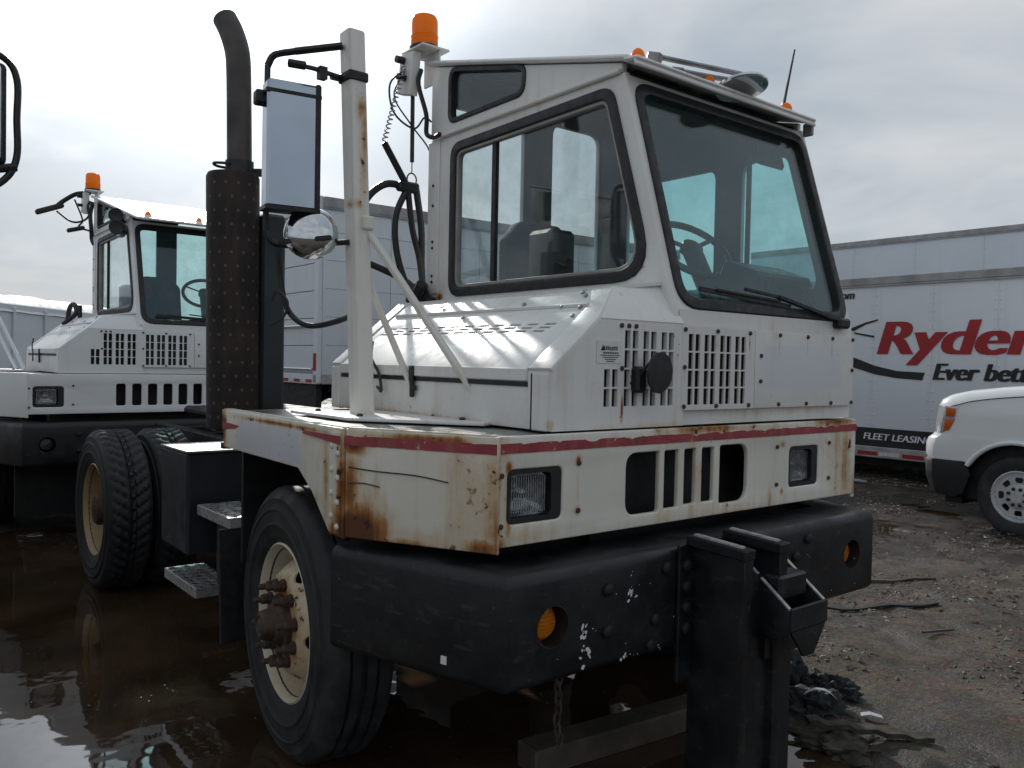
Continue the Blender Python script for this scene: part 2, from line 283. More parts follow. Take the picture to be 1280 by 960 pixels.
def m_stripe():
    t = NT('faded_red_stripe'); f = t.noise(7, 6, .65); st = t.noise(1., 4, .6, sc=(26, 26, 2)); fine = t.noise(45, 4, .6)
    c = t.mix(t.ramp(f, .3, .7), (.26, .035, .045), (.36, .062, .070)); c = t.mix(t.ramp(st, .5, .75, 0, .55), c, (.30, .17, .12))
    c = t.mix(t.math('MULTIPLY', t.ramp(fine, .62, .66), t.ramp(f, .5, .62)), c, (.58, .52, .44)); return t.bsdf(c, .55, 0, .4, fine, .15, .003)
M['stripe'] = m_stripe()
M['fabric'] = m_plain('grey_seat_fabric', (.035, .038, .044), .85, 0, .3, 30, .2)
M['plastic'] = m_plain('dark_grey_plastic', (.030, .033, .038), .5, 0, .25, 12)
M['liner'] = m_plain('grey_cab_liner', (.055, .062, .072), .7, 0, .25, 6)
M['gasketlight'] = m_plain('taupe_aluminium_trim', (.34, .32, .30), .45, .3, .2, 9)
M['sticker'] = m_plain('white_decal', (.72, .72, .72), .5, 0, .08, 20)
M['ink'] = m_plain('black_ink', (.012, .012, .014), .5, 0, .1, 8)
M['redink'] = m_plain('red_ink', (.33, .012, .016), .45, 0, .12, 3)
M['worn'] = m_plain('bare_worn_steel', (.50, .50, .51), .5, .2, .4, 30)
M['toprail'] = m_plain('dull_grey_rail', (.36, .36, .36), .6, .2, .3, 4)
M['yellow'] = m_plain('yellow_tag', (.55, .46, .10), .6, 0, .2, 20)

# ---------------------------------------------------------------- mesh builder
def frame(o, u, v):
    u = V(u).normalized(); v = V(v).normalized(); n = u.cross(v)
    mm = Matrix((u, v, n)).transposed().to_4x4(); mm.translation = V(o); return mm
FX = lambda x: frame((x, 0, 0), (0, 1, 0), (0, 0, 1))      # u=Y v=Z, faces +X
FY = lambda y: frame((0, y, 0), (1, 0, 0), (0, 0, 1))      # u=X v=Z, faces -Y
FZ = lambda z: frame((0, 0, z), (1, 0, 0), (0, 1, 0))      # u=X v=Y, faces +Z

def area2(p): return sum(p[i][0] * p[(i + 1) % len(p)][1] - p[(i + 1) % len(p)][0] * p[i][1] for i in range(len(p)))
def ccw(p): return list(p) if area2(p) > 0 else list(reversed(p))
def cwp(p): return list(p) if area2(p) < 0 else list(reversed(p))
def rpoly(pts, rad, seg=5):
    pts = ccw(pts); n = len(pts); res = []
    rads = rad if isinstance(rad, (list, tuple)) else [rad] * n
    for i in range(n):
        p = V(pts[i]).to_2d(); a = V(pts[i - 1]).to_2d() - p; b = V(pts[(i + 1) % n]).to_2d() - p
        r = min(rads[i], a.length * .45, b.length * .45)
        if r < 1e-4: res.append(tuple(p)); continue
        a = a.normalized(); b = b.normalized(); ang = a.angle(b); d = r / math.tan(ang / 2)
        d = min(d, 1e3); A = p + a * d; B = p + b * d
        for k in range(seg + 1):
            s = k / seg; q = A * (1 - s) ** 2 + p * 2 * s * (1 - s) + B * s * s; res.append(tuple(q))
    return res
def inset(pts, d):
    pts = ccw(pts); n = len(pts); res = []
    for i in range(n):
        p0 = V(pts[i - 1]).to_2d(); p = V(pts[i]).to_2d(); p1 = V(pts[(i + 1) % n]).to_2d()
        e0 = (p - p0).normalized(); e1 = (p1 - p).normalized(); n0 = V((-e0.y, e0.x)); n1_ = V((-e1.y, e1.x))
        b = (n0 + n1_); k = d / max(.3, (1 + n0.dot(n1_)) / 1.0); res.append(tuple(p + b * k))
    return res
def rect(x0, y0, x1, y1): return [(x0, y0), (x1, y0), (x1, y1), (x0, y1)]

class MB:
    def __init__(s): s.v = []; s.f = []
    def raw(s, vs_, fs, M_=None):
        b = len(s.v)
        s.v += [tuple(M_ @ V(v)) for v in vs_] if M_ is not None else [tuple(v) for v in vs_]
        s.f += [tuple(b + i for i in f) for f in fs]; return s
    def mesh(s, me, M_=None):
        s.raw([v.co for v in me.vertices], [tuple(p.vertices) for p in me.polygons], M_); return s
    def bm(s, bm_, M_=None):
        bm_.verts.index_update(); s.raw([v.co.copy() for v in bm_.verts], [tuple(v.index for v in f.verts) for f in bm_.faces], M_); bm_.free(); return s
    def box(s, c, d, M_=None, bev=0.0, rot=None, seg=1):
        b = bmesh.new(); bmesh.ops.create_cube(b, size=1)
        for v in b.verts: v.co = V((v.co.x * d[0], v.co.y * d[1], v.co.z * d[2]))
        if bev: bmesh.ops.bevel(b, geom=b.edges[:], offset=min(bev, min(d) * .45), segments=seg, affect='EDGES', profile=.5)
        T = Matrix.Translation(V(c))
        if rot: T = T @ Matrix.Rotation(rot[2], 4, 'Z') @ Matrix.Rotation(rot[1], 4, 'Y') @ Matrix.Rotation(rot[0], 4, 'X')
        return s.bm(b, (M_ @ T) if M_ is not None else T)
    def bar(s, p0, p1, w, h, bev=.0, roll=0.):
        p0 = V(p0); p1 = V(p1); d = p1 - p0
        q = d.to_track_quat('X', 'Z').to_matrix().to_4x4(); T = Matrix.Translation((p0 + p1) / 2) @ q @ Matrix.Rotation(roll, 4, 'X')
        return s.box((0, 0, 0), (d.length, w, h), T, bev)
    def tube(s, pts, r, n=8, smooth=0, closed=False, caps=True):
        P = [V(p) for p in pts]
        if smooth:
            Q = []; L = len(P)
            for i in range(L if closed else L - 1):
                a = P[i - 1] if (i > 0 or closed) else P[0] * 2 - P[1]; b = P[i]; c = P[(i + 1) % L]; d = P[(i + 2) % L] if (closed or i + 2 < L) else P[-1] * 2 - P[-2]
                for k in range(smooth):
                    t = k / smooth; Q.append(.5 * ((2 * b) + (c - a) * t + (2 * a - 5 * b + 4 * c - d) * t * t + (3 * b - 3 * c + d - a) * t ** 3))
            if not closed: Q.append(P[-1])
            P = Q
        L = len(P); rr = r if callable(r) else (lambda t: r)
        vs_ = []; fs = []; up = None
        for i in range(L):
            if closed: t = (P[(i + 1) % L] - P[i - 1]).normalized()
            else: t = (P[min(i + 1, L - 1)] - P[max(i - 1, 0)]).normalized()
            if up is None: up = t.orthogonal().normalized()
            up = (up - t * up.dot(t)).normalized(); w = t.cross(up)
            R_ = rr(i / max(1, L - 1))
            for k in range(n):
                a = 2 * math.pi * k / n; vs_.append(P[i] + (up * math.cos(a) + w * math.sin(a)) * R_)
        for i in range(L if closed else L - 1):
            for k in range(n):
                fs.append((i * n + k, i * n + (k + 1) % n, ((i + 1) % L) * n + (k + 1) % n, ((i + 1) % L) * n + k))
        if caps and not closed: fs.append(tuple(range(n - 1, -1, -1))); fs.append(tuple((L - 1) * n + k for k in range(n)))
        return s.raw(vs_, fs)
    def lathe(s, prof, o=(0, 0, 0), axis=(0, 0, 1), n=24, fn=None, closed=False):
        """prof: list of (a along axis, r)"""
        ax = V(axis).normalized(); u = ax.orthogonal().normalized(); w = ax.cross(u); o = V(o); vs_ = []; fs = []; L = len(prof)
        for i, (a, r) in enumerate(prof):
            for k in range(n):
                th = 2 * math.pi * k / n; r2 = fn(i, a, r, th) if fn else r
                vs_.append(o + ax * a + (u * math.cos(th) + w * math.sin(th)) * max(r2, 1e-4))
        for i in range(L if closed else L - 1):
            j = (i + 1) % L
            for k in range(n): fs.append((i * n + k, i * n + (k + 1) % n, j * n + (k + 1) % n, j * n + k))
        if not closed:
            if prof[0][1] > 1e-3: fs.append(tuple(range(n - 1, -1, -1)))
            if prof[-1][1] > 1e-3: fs.append(tuple((L - 1) * n + k for k in range(n)))
        return s.raw(vs_, fs)
    def cyl(s, p0, p1, r, n=12, r1=None):
        d = V(p1) - V(p0); return s.lathe([(0, r), (d.length, r if r1 is None else r1)], p0, d, n)
    def plate(s, outer, holes=(), th=.02, M_=None, bev=0.0):
        cu = bpy.data.curves.new('c', 'CURVE'); cu.dimensions = '2D'; cu.fill_mode = 'BOTH'; cu.extrude = max(th / 2 - bev, 1e-4)
        if bev: cu.bevel_depth = bev; cu.bevel_resolution = 2; cu.offset = -bev
        for pl in [ccw(outer)] + [cwp(h) for h in holes]:
            sp = cu.splines.new('POLY'); sp.points.add(len(pl) - 1); sp.use_cyclic_u = True
            for p, q in zip(sp.points, pl): p.co = (q[0], q[1], 0, 1)
        ob = bpy.data.objects.new('c', cu); me = bpy.data.meshes.new_from_object(ob)
        s.mesh(me, M_); bpy.data.meshes.remove(me); bpy.data.objects.remove(ob); bpy.data.curves.remove(cu); return s
    def text(s, txt, size, M_, shear=0., offset=0., th=.002, wide=1.):
        cu = bpy.data.curves.new('t', 'FONT'); cu.body = txt; cu.size = size; cu.shear = shear; cu.offset = offset; cu.extrude = th; cu.space_character = 1.0 + offset * 2; cu.resolution_u = 4
        ob = bpy.data.objects.new('t', cu); me = bpy.data.meshes.new_from_object(ob)
        w = max(v.co.x for v in me.vertices) - min(v.co.x for v in me.vertices); x0 = min(v.co.x for v in me.vertices)
        for v in me.vertices: v.co.x = (v.co.x - x0) * wide
        s.mesh(me, M_); bpy.data.meshes.remove(me); bpy.data.objects.remove(ob); bpy.data.curves.remove(cu); return w * wide
    def data(s, name, sharp=35, mat=None):
        me = bpy.data.meshes.new(name); me.from_pydata(s.v, [], s.f); 
        b = bmesh.new(); b.from_mesh(me); bmesh.ops.remove_doubles(b, verts=b.verts, dist=1e-5); bmesh.ops.recalc_face_normals(b, faces=b.faces); b.to_mesh(me); b.free()
        me.polygons.foreach_set('use_smooth', [True] * len(me.polygons)); me.set_sharp_from_angle(angle=math.radians(sharp)); me.update()
        if mat: me.materials.append(M[mat] if isinstance(mat, str) else mat)
        return me
    def build(s, name, mat, parent=None, label=None, sharp=35):
        return link(name, s.data(name, sharp, mat), parent, label)

def link(name, me, parent=None, label=None, loc=None, rot=None):
    o = bpy.data.objects.new(name, me); COL.objects.link(o); o.parent = parent
    if loc is not None: o.location = loc
    if rot is not None: o.rotation_euler = rot
    if label: o['label'] = label
    return o
def thing(name, label, cat, loc=(0, 0, 0), rz=0., group=None):
    o = bpy.data.objects.new(name, None); COL.objects.link(o); o.location = loc; o.rotation_euler = (0, 0, rz); o.empty_display_size = .2
    o['label'] = label; o['category'] = cat
    if group: o['group'] = group
    return o
def tag(o, label, cat, group=None):
    o['label'] = label; o['category'] = cat
    if group: o['group'] = group
    return o
def cut(me, cutters):
    """boolean-cut mesh data with builder meshes; returns new mesh data"""
    a = bpy.data.objects.new('a', me); COL.objects.link(a); tmp = []
    for cb in cutters:
        c = bpy.data.objects.new('b', cb.data('b')); COL.objects.link(c); tmp.append(c)
        md = a.modifiers.new('x', 'BOOLEAN'); md.operation = 'DIFFERENCE'; md.solver = 'EXACT'; md.object = c
    dg = bpy.context.evaluated_depsgraph_get(); r = bpy.data.meshes.new_from_object(a.evaluated_get(dg))
    for o in [a] + tmp: bpy.data.objects.remove(o)
    r.set_sharp_from_angle(angle=math.radians(35)); return r

# ---------------------------------------------------------------- shared small meshes
def bolt_mesh(axis, r, h, mat, name='bolt'):
    return MB().lathe([(0, r), (h * .55, r), (h * .9, r * .7), (h, r * .3)], (0, 0, 0), axis, 8).data(name, 35, mat)
B = {'x': bolt_mesh((1, 0, 0), .0085, .008, 'hub'), 'xbig': bolt_mesh((1, 0, 0), .021, .016, 'blackmetal'), 'y': bolt_mesh((0, -1, 0), .010, .009, 'post'), 'yd': bolt_mesh((0, -1, 0), .0075, .006, 'rubber'), 'hood': bolt_mesh((0, -.637, .771), .0085, .007, 'steel'),
     'z': bolt_mesh((0, 0, 1), .012, .01, 'hub'), 'ch': bolt_mesh((.416, -.909, 0), .010, .009, 'post')}

def tyre_mesh(name, lug):
    side = [(.045, .29), (.022, .312), (.019, .318), (.012, .330), (.0095, .336), (.004, .372), (.0, .376), (.001, .384), (.004, .386), (.003, .43), (-.001, .433), (.0, .440), (.006, .444), (.012, .474), (.010, .478), (.020, .497), (.026, .505), (.036, .516)]
    tread = []
    ribs = [(.048, .124), (.124, .132), (.132, .156), (.156, .164), (.164, .232)] if lug else [(.048, .084), (.084, .095), (.095, .13), (.13, .15), (.15, .185), (.185, .196), (.196, .232)]
    for i, (a, b) in enumerate(ribs):
        groove = i % 2 == 1; r = .508 if groove else .525
        k = 6 if lug and not groove else 2
        for q in range(k): tread.append((a + .002 + (b - a - .004) * q / (k - 1), r))
    prof = side + tread + [(.28 - a, r) for a, r in reversed(side)] + [(.225, .282), (.055, .282)]
    ns = len(side); nt_ = len(tread)
    def fn(i, a, r, th):
        if lug and ns - 1 <= i < ns + nt_ + 1 and r > .512:
            s = (th / (2 * math.pi) * 46 + (1.1 * abs(a - .14) / .1 if True else 0)) % 1.0
            if s < .30: return r - .016
        if not lug and ns <= i < ns + nt_ and r > .52:
            s = (th / (2 * math.pi) * 90 + a * 30) % 1.0
            if s < .14: return r - .005
        return r
    return MB().lathe(prof, (0, 0, 0), (0, 1, 0), 184 if lug else 144, fn, closed=True).data(name, 40, 'tyre')
TY_R, TY_F = tyre_mesh('drive_tyre', True), tyre_mesh('steer_tyre', False)
def rim_meshes():
    pf = [(.230, .272), (.10, .272), (.07, .279), (.034, .287), (.022, .298), (.026, .306), (.036, .304), (.05, .288)]
    pf = [(.036, .304), (.026, .306), (.021, .299), (.034, .288), (.07, .280), (.12, .270), (.135, .262), (.128, .252), (.085, .232), (.048, .205), (.030, .188), (.024, .172), (.024, .02), (.034, .02), (.034, .172), (.042, .192), (.060, .211), (.098, .236), (.140, .254), (.150, .264), (.145, .275), (.05, .295)]
    front = MB().lathe(pf, (0, 0, 0), (0, 1, 0), 64, closed=True).data('rim', 40, 'rim')
    cs = [MB().cyl((.232 * math.cos(a), -.05, .232 * math.sin(a)), (.232 * math.cos(a), .25, .232 * math.sin(a)), .038, 20) for a in [-.13 + k * 2 * math.pi / 5 for k in range(5)]]
    front = cut(front, cs)
    pr = [(.036, .304), (.026, .306), (.021, .299), (.034, .288), (.07, .280), (.15, .270), (.165, .258), (.168, .235), (.170, .16), (.172, .02), (.184, .02), (.18, .25), (.17, .272), (.05, .295)]
    rear = MB().lathe(pr, (0, 0, 0), (0, 1, 0), 48, closed=True).data('rim', 40, 'rimrust')
    rear = cut(rear, [MB().cyl((.205 * math.cos(a), .1, .205 * math.sin(a)), (.205 * math.cos(a), .25, .205 * math.sin(a)), .030, 16) for a in [.3 + k * 2 * math.pi / 5 for k in range(5)]])
    hubf = MB().lathe([(.03, .112), (.006, .108), (.002, .085), (-.020, .074), (-.026, .062), (-.062, .055), (-.070, .046), (-.070, .036), (-.064, .032), (-.064, .001)], (0, 0, 0), (0, 1, 0), 40).data('hub', 35, 'hub')
    capf = MB().lathe([(-.0645, .032), (-.067, .028), (-.068, .001)], (0, 0, 0), (0, 1, 0), 20).data('hub_cap', 35, 'hubcap')
    hubr = MB().lathe([(.17, .15), (.14, .14), (.13, .11), (.05, .105), (.03, .09), (.02, .03), (.018, .001)], (0, 0, 0), (0, 1, 0), 28).data('hub', 35, 'hub')
    lug = MB().lathe([(.024, .026), (.012, .026), (.006, .021), (-.018, .020), (-.022, .013), (-.046, .012), (-.050, .006), (-.050, .001)], (0, 0, 0), (0, 1, 0), 8).data('lug_nut', 30, 'hub')
    return front, rear, hubf, capf, hubr, lug
RIM_F, RIM_R, HUB_F, CAP_F, HUB_R, LUG = rim_meshes()
def wheel(parent, loc, rear=False, flip=False, plain=False):
    w = link('wheel', RIM_R if rear else RIM_F, parent, None, loc, (0, 0, math.pi if flip else 0))
    link('tyre', TY_R if rear else TY_F, w)
    if plain: return w
    link('hub', HUB_R if rear else HUB_F, w)
    if not rear:
        link('hub_cap', CAP_F, w)
        for k in range(10):
            a = .2 + 2 * math.pi * k / 10; link('lug_nut', LUG, w, None, (.148 * math.cos(a), 0, .148 * math.sin(a)))
    return w

HY = [(-.715, 1.31), (-.715, 1.50), (-.372, 1.785), (-.10, 1.82)]      # hood profile (Y,Z)
ND = V((0, -.637, .771))                                             # hood slope normal
def truck(name, label, loc, o):
    P = (lambda k: k) if o.get('worn') else (lambda k: 'clean')
    rt = thing(name, label, 'yard truck', loc, 0, o.get('group'))
    # ---- chassis
    ch = MB()
    for y in (-.43, .43): ch.box((-1.55, y, .86), (4.9, .09, .25), bev=.008)
    for x in (-3.9, -3.3, -2.4, -1.6, -.8, .9): ch.box((x, 0, .86), (.09, .77, .18))
    chassis = ch.build('chassis', 'blackmetal', rt)
    MB().box((0, 0, .50), (.13, 1.9, .12), bev=.02).build('front_axle', 'blackmetal', chassis)
    MB().cyl((-2.95, -1., .5), (-2.95, 1., .5), .085, 14).lathe([(-.22, .06), (-.15, .19), (.15, .19), (.22, .06)], (-2.95, .05, .5), (0, 1, 0), 20).build('rear_axle', 'blackmetal', chassis)
    MB().box((.35, .0, .95), (.85, .80, .52), bev=.05).build('engine', 'blackmetal', chassis)
    MB().box((.86, .0, 1.0), (.10, 1.5, .50)).build('radiator', 'blackmetal', chassis)
    MB().box((-.55, 0, .86), (1.3, .60, .42), bev=.06).cyl((-1.1, 0, .72), (-2.7, 0, .6), .06, 10).build('gearbox', 'blackmetal', chassis)
    MB().box((.30, 0, .62), (1.5, 1.05, .03)).build('sump_guard', 'blackmetal', chassis)
    MB().box((-1.45, .93, .74), (1.5, .42, .62), bev=.03).build('battery_box', 'darkbox', chassis)
    MB().box((-.9, .62, .80), (.5, .30, .5), bev=.05).build('silencer_box', 'blackmetal', chassis)
    MB().cyl((-1.0, -.62, .78), (-1.9, -.62, .78), .14, 14).build('air_tank', 'blackmetal', chassis)
    MB().box((-.45, 0, .95), (.02, 2.2, .62)).build('splash_guard', 'rubber', chassis)
    rdeck = MB().box((-1.3, 0, 1.0), (1.5, .95, .03)).box((-2.95, 0, 1.12), (1.0, .84, .06), bev=.02); rdeck.build('fifth_wheel_plate', 'blackmetal', rt)
    # ---- front apron with grille and lamp openings
    wins = [rpoly(rect(-.83 if 0 else -.905, 1.04, -.685, 1.205), .025), rpoly(rect(.55, 1.04, .765, 1.205), .025)]
    if o.get('seven'):
        g = [(-.30 + k * .125, -.225 + k * .125) for k in range(7)]
        slots = [rpoly(rect(a, 1.045, b, 1.225), .018) for a, b in g]
        ap = rect(-.95, .985, 1.06, 1.305)
    else:
        slots = [rpoly(rect(-.40, 1.018, -.235, 1.228), [.05, .012, .012, .05]), rpoly(rect(-.208, 1.025, -.134, 1.228), .008), rpoly(rect(-.102, 1.03, -.038, 1.228), .008), rpoly(rect(-.004, 1.03, .066, 1.228), .008), rpoly(rect(.10, 1.015, .272, 1.232), [.012, .055, .055, .012])]
        ap = rect(-.95, .975, 1.06, 1.305)
    apron = MB().plate(ap, wins + slots, .022, FX(1.119), .006).build('front_apron', P('front'), rt)
    sh = MB()
    for x0, y0, z0, z1 in ((-.40, .272, 1.02, 1.25),): pass
    MB().box((1.0, -.06, 1.12), (.02, .9, .30)).build('grille_backing', 'blackmetal', rt)
    zb = .96
    cu_, cv = V((.465, .25, 0)).normalized(), V((0, 0, 1))
    L = V((.465, .25, 0)).length
    MB().plate(rect(0, zb, L, 1.305), [], .022, frame((.670, -1.19, 0), cu_, cv), .006).build('corner_panel', P('side'), rt, 'rust-eaten corner panel' if o.get('worn') else None)
    MB().plate(rect(0, zb, .48, 1.305), [], .022, frame((1.12, 1.062, 0), (-.465, .14, 0), cv), .006).build('corner_panel', P('side'), rt)
    sp = [(-.42, 1.305), (-.40, 1.15), (.33, 1.142), (.44, 1.075), (.575, .955), (.665, .955), (.665, 1.305)]
    for y in (-1.193, 1.2): MB().plate(sp, [], .02, FY(y), .006).build('side_panel', P('side'), rt)
    # grey repaint and rivet strips
    MB().plate(rect(.585, .965, .655, 1.29), [], .008, FY(-1.206), .002).build('seam_strip', P('side'), rt)
    for k in range(4):
        link('rivet', B['y'], rt, None, (.605, -1.209, 1.02 + k * .075)); link('rivet', B['y'], rt, None, (.645, -1.209, .99 + k * .078))
    dk = [(-.42, -1.185), (.665, -1.185), (1.115, -.945), (1.115, 1.055), (.665, 1.19), (-.42, 1.19)]
    MB().plate(dk, [], .02, FZ(1.290)).build('deck', 'deck', rt)
    MB().bar((.67, -1.178, 1.303), (1.112, -.94, 1.303), .035, .012).bar((-.41, -1.18, 1.303), (.66, -1.18, 1.303), .03, .012).build('deck_edge', P('side'), rt)
    # inner fender
    MB().plate([(-.40, 1.13), (.6, .6), (.7, .6), (.7, 1.28), (-.4, 1.28)], [], .02, FY(-.62)).build('inner_fender', 'blackmetal', rt)
    if o.get('worn'):
        def ragged(a, b, z0, z1, sd):
            r_ = random.Random(sd); n_ = int((b - a) / .012); lo_ = [(a + (b - a) * k / n_, z0 + r_.uniform(-.0006, .0006)) for k in range(n_ + 1)]; up_ = []
            d_ = 0
            for k in range(n_ + 1):
                d_ = max(0, d_ + r_.uniform(-.006, .0055)) if r_.random() < .5 else d_ * .6
                up_.append((a + (b - a) * k / n_, z1 - min(d_, .016)))
            return lo_ + up_[::-1]
        MB().plate(ragged(0, L, 1.253, 1.284, 1), [], .0016, frame((.672, -1.2030, 0), cu_, cv)).build('stripe', 'stripe', rt)
        MB().plate(ragged(-.955, 1.062, 1.254, 1.284, 2), [], .0016, FX(1.1318)).build('stripe', 'stripe', rt)
        MB().plate([(.38, 1.268), (.52, 1.262), (.66, 1.252), (.66, 1.280), (.5, 1.279), (.40, 1.279)], [], .003, FY(-1.2115)).build('stripe', 'stripe', rt)
        MB().plate([(-.40, 1.225), (-.27, 1.235), (-.22, 1.25), (-.40, 1.256)], [], .003, FY(-1.2050)).build('stripe', 'stripe', rt)
        # scratch gouges on the corner panel
        MB().tube([(0.69, -1.196, 1.185), (.78, -1.147, 1.178), (.9, -1.083, 1.175), (1.0, -1.029, 1.162)], .0022, 5, 3).tube([(.69, -1.197, 1.135), (.74, -1.170, 1.138), (.79, -1.142, 1.130)], .002, 5, 3).build('scratch', 'hub', rt)
    for z in (1.06, 1.21):
        for y in (.46, .84, -.62): link('bolt', B['x'], apron, None, (1.131, y, z))
        link('bolt', B['x'], apron, None, (1.131, -.93, z - .02))
    # headlamps
    for y0, y1 in ((-.905, -.685), (.55, .765)):
        yc = (y0 + y1) / 2
        b_ = MB().plate(rpoly(rect(y0 + .001, 1.041, y1 - .001, 1.204), .022), [rpoly(rect(y0 + .016, 1.056, y1 - .042, 1.190), .022)], .05, FX(1.098)).box((1.048, yc, 1.12), (.02, .21, .16)).build('headlamp', 'rubber', rt)
        lc = yc - .013
        rf_ = MB(); bw = []
        for (a, k_) in ((.0, 1.0), (-.012, .92), (-.022, .78), (-.030, .55), (-.034, .3), (-.035, .12)):
            bw.append([V((1.100 + a, lc + k_ * u_, 1.123 + k_ * v_)) for u_, v_ in rpoly(rect(-.074, -.064, .074, .064), .022, 4)])
        n_ = len(bw[0]); rf_.raw([p for r_ in bw for p in r_], [(i_ * n_ + k, i_ * n_ + (k + 1) % n_, (i_ + 1) * n_ + (k + 1) % n_, (i_ + 1) * n_ + k) for i_ in range(len(bw) - 1) for k in range(n_)]).lathe([(0, .016), (.018, .015), (.024, .002)], (1.066, lc, 1.123), (1, 0, 0), 12)
        rf_.build('reflector', 'bright', b_)
        g_ = MB()
        for k in range(15): g_.box((1.1095, lc - .066 + k * .0094, 1.123), (.002, .0020, .112))
        ln = MB().plate(rpoly(rect(lc - .076, 1.057, lc + .076, 1.189), .022), [], .006, FX(1.1045), .002).build('lens', 'lensglass', b_)
        g_.build('lens_rib', 'lens', b_)['kind'] = 'stuff'
    # ---- bumper
    def sweep(path, prof):
        mb = MB(); n = len(prof); vs_ = []; fs = []
        for i, p in enumerate(path):
            p = V((*p, 0)); a = (V((*path[i], 0)) - V((*path[i - 1], 0))).normalized() if i else None; b = (V((*path[i + 1], 0)) - p).normalized() if i + 1 < len(path) else None
            if a is None: a = b
            if b is None: b = a
            na = V((a.y, -a.x, 0)); nb = V((b.y, -b.x, 0)); nn = (na + nb) / (1 + na.dot(nb))
            for (d, z) in prof: vs_.append(p + nn * d + V((0, 0, z)))
        for i in range(len(path) - 1):
            for k in range(n): fs.append((i * n + k, (i + 1) * n + k, (i + 1) * n + (k + 1) % n, i * n + (k + 1) % n))
        fs.append(tuple(range(n))); fs.append(tuple(len(vs_) - n + k for k in reversed(range(n)))); return mb.raw(vs_, fs)
    bz0, bz1 = .585, .925
    arc = lambda cx, cz, r, a0, a1: [(cx + r * math.cos(math.radians(a0 + (a1 - a0) * k / 4)), cz + r * math.sin(math.radians(a0 + (a1 - a0) * k / 4))) for k in range(5)]
    prof = [(-.20, bz0)] + arc(-.03, bz0 + .03, .03, -90, 0) + arc(-.04, bz1 - .04, .04, 0, 90) + [(-.20, bz1), (-.20, bz1 - .02), (-.03, bz1 - .02), (-.02, bz1 - .05), (-.02, bz0 + .05), (-.03, bz0 + .02), (-.20, bz0 + .02)]
    path = [(.60, -1.205), (1.25, -.995), (1.25, 1.005), (.60, 1.205)]
    bm_ = sweep(path, prof).data('bumper', 32, 'black')
    bm_ = cut(bm_, [MB().cyl((1.1, y, .755), (1.4, y, .755), .067, 28) for y in (-.82, .84)])
    bumper = link('bumper', bm_, rt)
    for y in (-.82, .84):
        lp = MB().lathe([(0, .066), (.09, .066), (.09, .060), (.012, .060), (.012, .002)], (1.160, y, .755), (1, 0, 0), 28).build('turn_signal', 'rubber', bumper)
        MB().lathe([(0, .057), (.016, .057), (.036, .042), (.044, .002)], (1.178, y - .002, .755), (1, 0, 0), 24).build('lens', 'amber' if o.get('worn') else 'greylens', rt)
    for y, z in ((-.60, .83), (-.60, .70), (-.38, .70), (-.40, .62), (.42, .80), (.42, .66), (.5, .86), (-.33, .86)): link('bolt', B['xbig'], bumper, None, (1.2505, y, z))
    if o.get('worn'):
        wh = MB(); rr = random.Random(3)
        def chip(y, z, r_):
            n_ = rr.randint(5, 8); a_ = rr.uniform(0, 6.28); e_ = rr.uniform(.35, .9)
            pts = []
            for q in range(n_):
                th_ = 2 * math.pi * q / n_; k_ = r_ * rr.uniform(.45, 1.15); u_, v_ = k_ * math.cos(th_), k_ * e_ * math.sin(th_); pts.append((y + u_ * math.cos(a_) - v_ * math.sin(a_), z + u_ * math.sin(a_) + v_ * math.cos(a_)))
            wh.plate(pts, [], .0012, FX(1.2508))
        for k in range(16): chip(-.69 + rr.gauss(0, .016), .69 + rr.gauss(0, .035), rr.choice((.003, .005, .008, .013)))
        for k in range(10): chip(-.49 + rr.gauss(0, .02), .80 + rr.gauss(0, .02), rr.choice((.002, .004, .009)))
        for k in range(14): chip(-.55 + rr.uniform(0, .22), .605 + rr.gauss(0, .006), rr.choice((.002, .003, .006)))
        for k in range(26): chip(rr.uniform(-.92, .95), rr.uniform(.60, .88), rr.choice((.0015, .002, .003)))
        wh.box((1.045, -1.064, .648), (.02, .004, .024), rot=(0, 0, .312)); wh.build('paint_chip', 'sticker', bumper)['kind'] = 'stuff'
    if not o.get('worn'): MB().box((.95, 0, .38), (.03, 2.0, .44)).box((.55, 0, .42), (.8, 1.6, .30), bev=.04).build('added_gap_blocker', 'blackmetal', rt)  # added dark boxes that block the bright ground showing below the bumper
    # ---- wheels
    wheel(rt, (0, -1.13, .5)).rotation_euler.z = math.radians(-5 if o.get('worn') else 0); wheel(rt, (0, 1.13, .5), flip=True).rotation_euler.z = math.pi + math.radians(-5 if o.get('worn') else 0)
    for y, fl, pl in ((-1.17, False, False), (-.86, False, True), (1.17, True, False), (.86, True, True)): wheel(rt, (-2.95, y, .5), True, fl, pl)
    # ---- hood: shell, lid with louvres, front face with vent grid
    def slots_grid(pairs, rows, w=.027, gap=.011):
        r = []
        for y in pairs:
            for z0, z1 in rows:
                r.append(rect(y, z0, y + w, z1)); r.append(rect(y + w + gap, z0, y + 2 * w + gap, z1))
        return r
    rows = [(1.579, 1.640), (1.514, 1.573), (1.449, 1.508), (1.384, 1.443)]
    fr = [(-.712, 1.31), (-.712, 1.50), (-.505, 1.672), (-.085, 1.672), (-.085, 1.31)]
    hs = slots_grid([-.392, -.300, -.208], rows) + slots_grid([-.487], rows[2:])
    hood = MB().plate(fr, hs, .016, FX(1.094))
    # facet leaning back above the fold line
    f0 = V((1.094, 0, 1.672)); fv = V((-.075, 0, .115)).normalized()
    hood.plate([(-.505, 0), (-.085, 0), (-.085, .178), (-.375, .142)], [], .014, frame((1.095, 0, 1.672), (0, 1, 0), fv), .002)
    hood.plate([(-.385, 1.31), (1.09, 1.31), (1.09, 1.498), (-.385, 1.498)], [], .012, FY(-.709), .003)
